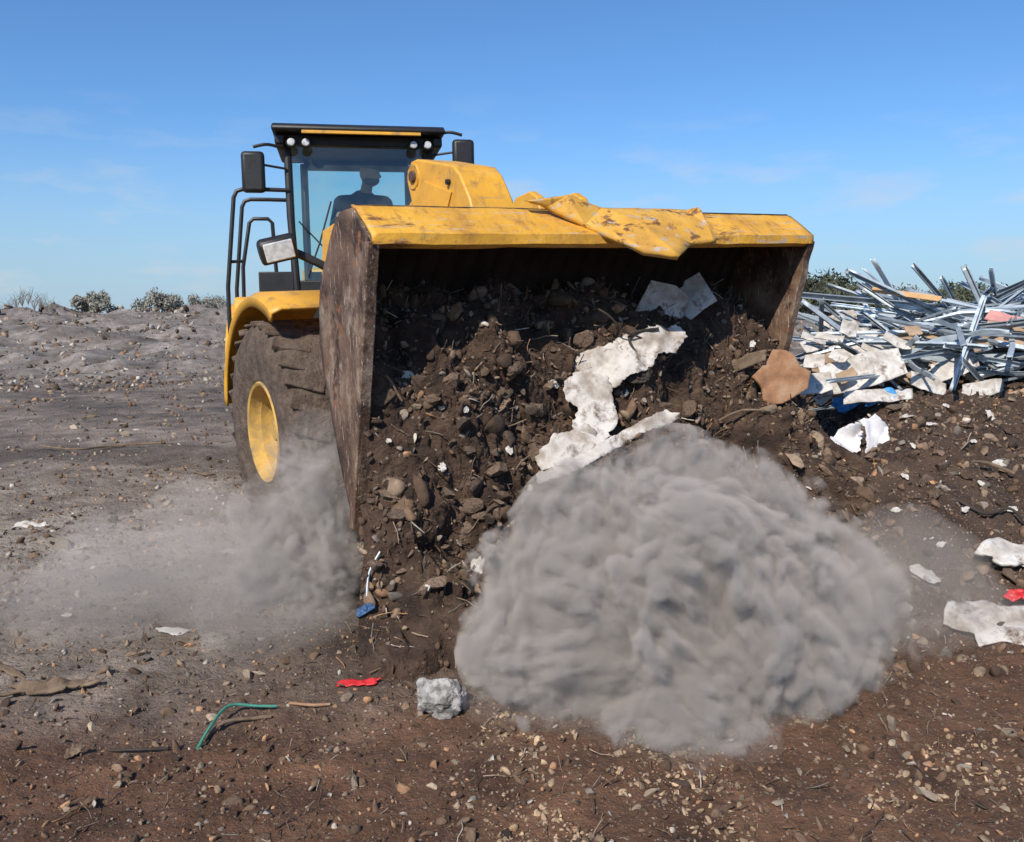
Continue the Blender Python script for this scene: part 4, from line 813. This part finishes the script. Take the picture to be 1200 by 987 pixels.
# ------------------------------------------------------------------ dust clouds
def vol(name, col, dens, g=-.15):
    m = bpy.data.materials.new(name); m.use_nodes = True; nt = m.node_tree; N = nt.nodes; L = nt.links
    for n_ in list(N): N.remove(n_)
    o = N.new('ShaderNodeOutputMaterial'); v = N.new('ShaderNodeVolumePrincipled')
    v.inputs['Color'].default_value = col; v.inputs['Density'].default_value = dens; v.inputs['Anisotropy'].default_value = g
    L.new(v.outputs[0], o.inputs['Volume']); return m
def vol_billow(name, col, dens, S, rate, amp=1.0, scale=2.6, soft=.10, bias=-.03, g=-.15, fade=None):
    """turbulent dust: depth below the merged puffs plus fractal noise, turned into density"""
    m = bpy.data.materials.new(name); m.use_nodes = True; nt = m.node_tree; N = nt.nodes; L = nt.links
    for n_ in list(N): N.remove(n_)
    o = N.new('ShaderNodeOutputMaterial'); v = N.new('ShaderNodeVolumePrincipled'); v.inputs['Color'].default_value = col; v.inputs['Anisotropy'].default_value = g
    geo = N.new('ShaderNodeNewGeometry'); pos = geo.outputs['Position']
    def math_(op, a, b=None, c=None):
        n_ = N.new('ShaderNodeMath'); n_.operation = op
        for i, q in enumerate((a, b, c)):
            if q is None: continue
            if isinstance(q, (int, float)): n_.inputs[i].default_value = q
            else: L.new(q, n_.inputs[i])
        return n_.outputs[0]
    wn = N.new('ShaderNodeTexNoise'); wn.inputs['Scale'].default_value = 1.7; wn.inputs['Detail'].default_value = 0; L.new(pos, wn.inputs['Vector'])
    wv = N.new('ShaderNodeVectorMath'); wv.operation = 'MULTIPLY_ADD'; wv.inputs[1].default_value = (.30, .30, .30); L.new(wn.outputs['Color'], wv.inputs[0]); L.new(pos, wv.inputs[2])
    sb = N.new('ShaderNodeVectorMath'); sb.operation = 'SUBTRACT'; sb.inputs[1].default_value = (.15, .15, .15); L.new(wv.outputs[0], sb.inputs[0]); q = sb.outputs[0]
    f = None
    for c, r_ in S:
        d = N.new('ShaderNodeVectorMath'); d.operation = 'DISTANCE'; L.new(q, d.inputs[0]); d.inputs[1].default_value = tuple(c)
        e = math_('SUBTRACT', r_, d.outputs['Value']); f = e if f is None else math_('SMOOTH_MAX', f, e, .06)
    n1 = N.new('ShaderNodeTexNoise'); n1.inputs['Scale'].default_value = scale; n1.inputs['Detail'].default_value = 5.5; n1.inputs['Roughness'].default_value = .66; L.new(q, n1.inputs['Vector'])
    n2 = N.new('ShaderNodeTexNoise'); n2.inputs['Scale'].default_value = scale * 2.3; n2.inputs['Detail'].default_value = 1.5; n2.inputs['Roughness'].default_value = .55; L.new(q, n2.inputs['Vector'])
    t = math_('MULTIPLY_ADD', math_('SUBTRACT', n1.outputs['Fac'], .5), amp, f)
    t = math_('MULTIPLY_ADD', math_('ABSOLUTE', math_('SUBTRACT', n2.outputs['Fac'], .5)), .85 * amp, t)
    t = math_('ADD', t, bias)
    mr = N.new('ShaderNodeMapRange'); mr.interpolation_type = 'SMOOTHSTEP'; mr.inputs['From Min'].default_value = 0; mr.inputs['From Max'].default_value = soft; mr.inputs['To Max'].default_value = dens; L.new(t, mr.inputs['Value'])
    out = mr.outputs[0]
    if fade:
        sx = N.new('ShaderNodeSeparateXYZ'); L.new(pos, sx.inputs[0]); fm = N.new('ShaderNodeMapRange'); fm.inputs['From Min'].default_value = fade[0]; fm.inputs['From Max'].default_value = fade[1]; fm.inputs['To Min'].default_value = 1; fm.inputs['To Max'].default_value = fade[2]
        L.new(sx.outputs['X'], fm.inputs['Value']); out = math_('MULTIPLY', out, fm.outputs[0])
    L.new(out, v.inputs['Density']); L.new(v.outputs[0], o.inputs['Volume']); m.cycles.volume_step_rate = rate; return m
def hull(name, blobs, vox, m, grow=0., mul=1., parent=None, seed=0, low=.08, smooth=12):
    S = [(at(px, py, Y), r_ * mul + grow) for (px, py, Y, r_) in blobs]
    o = bpy.data.objects.new('tmp', spheres_mesh(S, 3)); C.objects.link(o)
    r = o.modifiers.new('r', 'REMESH'); r.mode = 'VOXEL'; r.voxel_size = vox
    s = o.modifiers.new('s', 'SMOOTH'); s.factor = .6; s.iterations = smooth
    me = eval_obj(o); n_ = len(me.vertices); co = np.empty(n_ * 3, np.float32); me.vertices.foreach_get('co', co); co = co.reshape(-1, 3)
    nr = np.array([v.normal[:] for v in me.vertices])
    for i in range(n_):
        p = Vector(co[i].tolist()) + Vector((seed * 3.1, 0, 0)); co[i] += nr[i] * low * (noise.noise(p * 1.6) + .5 * noise.noise(p * 3.6))
        if co[i][2] < -.02: co[i][2] = -.02
    me.vertices.foreach_set('co', co.reshape(-1)); me.update()
    return link_mesh(name, me, m, parent, None, True)
CD = (.88, .785, .705, 1)
BIG = [(645, 700, 4.3, .34), (705, 645, 4.35, .37), (785, 610, 4.5, .37), (875, 635, 4.55, .38), (705, 765, 4.0, .41), (800, 720, 4.0, .49), (885, 735, 4.1, .41), (955, 705, 4.5, .35),
       (625, 755, 4.1, .25), (790, 830, 3.75, .32), (1020, 720, 4.7, .28), (955, 765, 4.3, .26), (1085, 745, 4.75, .21), (715, 835, 3.85, .20)]
SB = [(at(px, py, Y), r_) for px, py, Y, r_ in BIG]
d1 = hull('dust_cloud', BIG, .05, vol_billow('turbulent grey brown dust', CD, 17.0, SB, .14, amp=1.05, soft=.19, bias=.0, fade=(1.05, 2.2, .10)), grow=.15, low=.0); tag(d1, 'huge billowing grey dust cloud in front of the bucket', 'dust cloud')
hull('dust_veil', BIG + [(1125, 745, 4.8, .24), (1080, 690, 4.9, .26), (1050, 640, 5, .18), (1160, 765, 4.8, .12), (600, 810, 3.9, .14)], .06, vol('thin drifting dust', CD, .8), grow=.10, parent=d1, seed=3, low=.16)
SM = [(385, 645, 5.2, .19), (368, 590, 5.3, .19), (352, 545, 5.5, .13), (335, 655, 5.2, .20), (370, 695, 5.0, .15), (364, 520, 5.7, .09), (300, 685, 5.2, .16), (315, 600, 5.6, .15)]
SS = [(at(px, py, Y), r_) for px, py, Y, r_ in SM]
d2 = hull('dust_cloud', SM, .04, vol_billow('turbulent pale dust', CD, 8.0, SS, .17, amp=1.0, scale=3.6, soft=.18, bias=.01), grow=.13, low=.0); tag(d2, 'smaller pale dust plume beside the front tyre and bucket edge', 'dust cloud')
hull('dust_veil', SM + [(260, 700, 5.0, .30), (180, 705, 5.0, .32), (110, 720, 4.9, .25), (220, 655, 5.6, .28), (310, 740, 4.7, .24), (140, 665, 5.6, .25), (60, 725, 5, .2), (20, 710, 5.2, .18), (240, 615, 6.2, .25)], .07, vol('faint drifting dust', CD, .75), grow=.12, parent=d2, seed=12, low=.2)

# ------------------------------------------------------------------ light and sky
az = math.atan2(-.40, -.917); el = R(40)
sd = Vector((math.sin(az) * math.cos(el), math.cos(az) * math.cos(el), math.sin(el)))
sun = bpy.data.lights.new('sun', 'SUN'); sun.energy = 5.0; sun.angle = R(.53); sun.color = (1, .92, .81)
so = bpy.data.objects.new('sun', sun); C.objects.link(so); so.rotation_euler = sd.to_track_quat('Z', 'Y').to_euler()
w = bpy.data.worlds.new('World'); scene.world = w; w.use_nodes = True; nt = w.node_tree; N = nt.nodes; L = nt.links
bg = N['Background']; sk = N.new('ShaderNodeTexSky'); sk.sky_type = 'NISHITA'; sk.sun_disc = False; sk.sun_elevation = el; sk.sun_rotation = az % (2 * math.pi)
sk.air_density = 1.0; sk.dust_density = .3; sk.ozone_density = 2.0
tint = N.new('ShaderNodeMix'); tint.data_type = 'RGBA'; tint.blend_type = 'MULTIPLY'; tint.inputs[0].default_value = 1; tint.inputs[7].default_value = (.68, 1.04, 1.42, 1); L.new(sk.outputs[0], tint.inputs[6])
tcw = N.new('ShaderNodeTexCoord'); sx_ = N.new('ShaderNodeSeparateXYZ'); L.new(tcw.outputs['Generated'], sx_.inputs[0])
hz = N.new('ShaderNodeMapRange'); hz.interpolation_type = 'SMOOTHSTEP'; hz.inputs['From Min'].default_value = .22; hz.inputs['From Max'].default_value = -.04; hz.inputs['To Max'].default_value = .9; L.new(sx_.outputs['Z'], hz.inputs['Value'])
hm = N.new('ShaderNodeMix'); hm.data_type = 'RGBA'; hm.inputs[7].default_value = (4.1, 5.5, 7.0, 1); L.new(hz.outputs[0], hm.inputs[0]); L.new(tint.outputs[2], hm.inputs[6])
mp = N.new('ShaderNodeMapping'); mp.inputs['Scale'].default_value = (3, 3, 11); L.new(tcw.outputs['Generated'], mp.inputs['Vector'])
nz = N.new('ShaderNodeTexNoise'); nz.inputs['Scale'].default_value = 2.8; nz.inputs['Detail'].default_value = 10; nz.inputs['Roughness'].default_value = .58; L.new(mp.outputs[0], nz.inputs['Vector'])
mr = N.new('ShaderNodeMapRange'); mr.inputs['From Min'].default_value = .50; mr.inputs['From Max'].default_value = .74; mr.inputs['To Max'].default_value = .75; L.new(nz.outputs['Fac'], mr.inputs['Value'])
m2 = N.new('ShaderNodeMapRange'); m2.inputs['From Min'].default_value = .24; m2.inputs['From Max'].default_value = .06; L.new(sx_.outputs['Z'], m2.inputs['Value'])
mm = N.new('ShaderNodeMath'); mm.operation = 'MULTIPLY'; L.new(mr.outputs[0], mm.inputs[0]); L.new(m2.outputs[0], mm.inputs[1])
mx = N.new('ShaderNodeMix'); mx.data_type = 'RGBA'; mx.inputs[7].default_value = (6.4, 6.7, 7.2, 1); L.new(mm.outputs[0], mx.inputs[0]); L.new(hm.outputs[2], mx.inputs[6])
L.new(mx.outputs[2], bg.inputs['Color']); bg.inputs['Strength'].default_value = .10
scene.view_settings.view_transform = 'Standard'; scene.view_settings.look = 'None'; scene.view_settings.exposure = 0
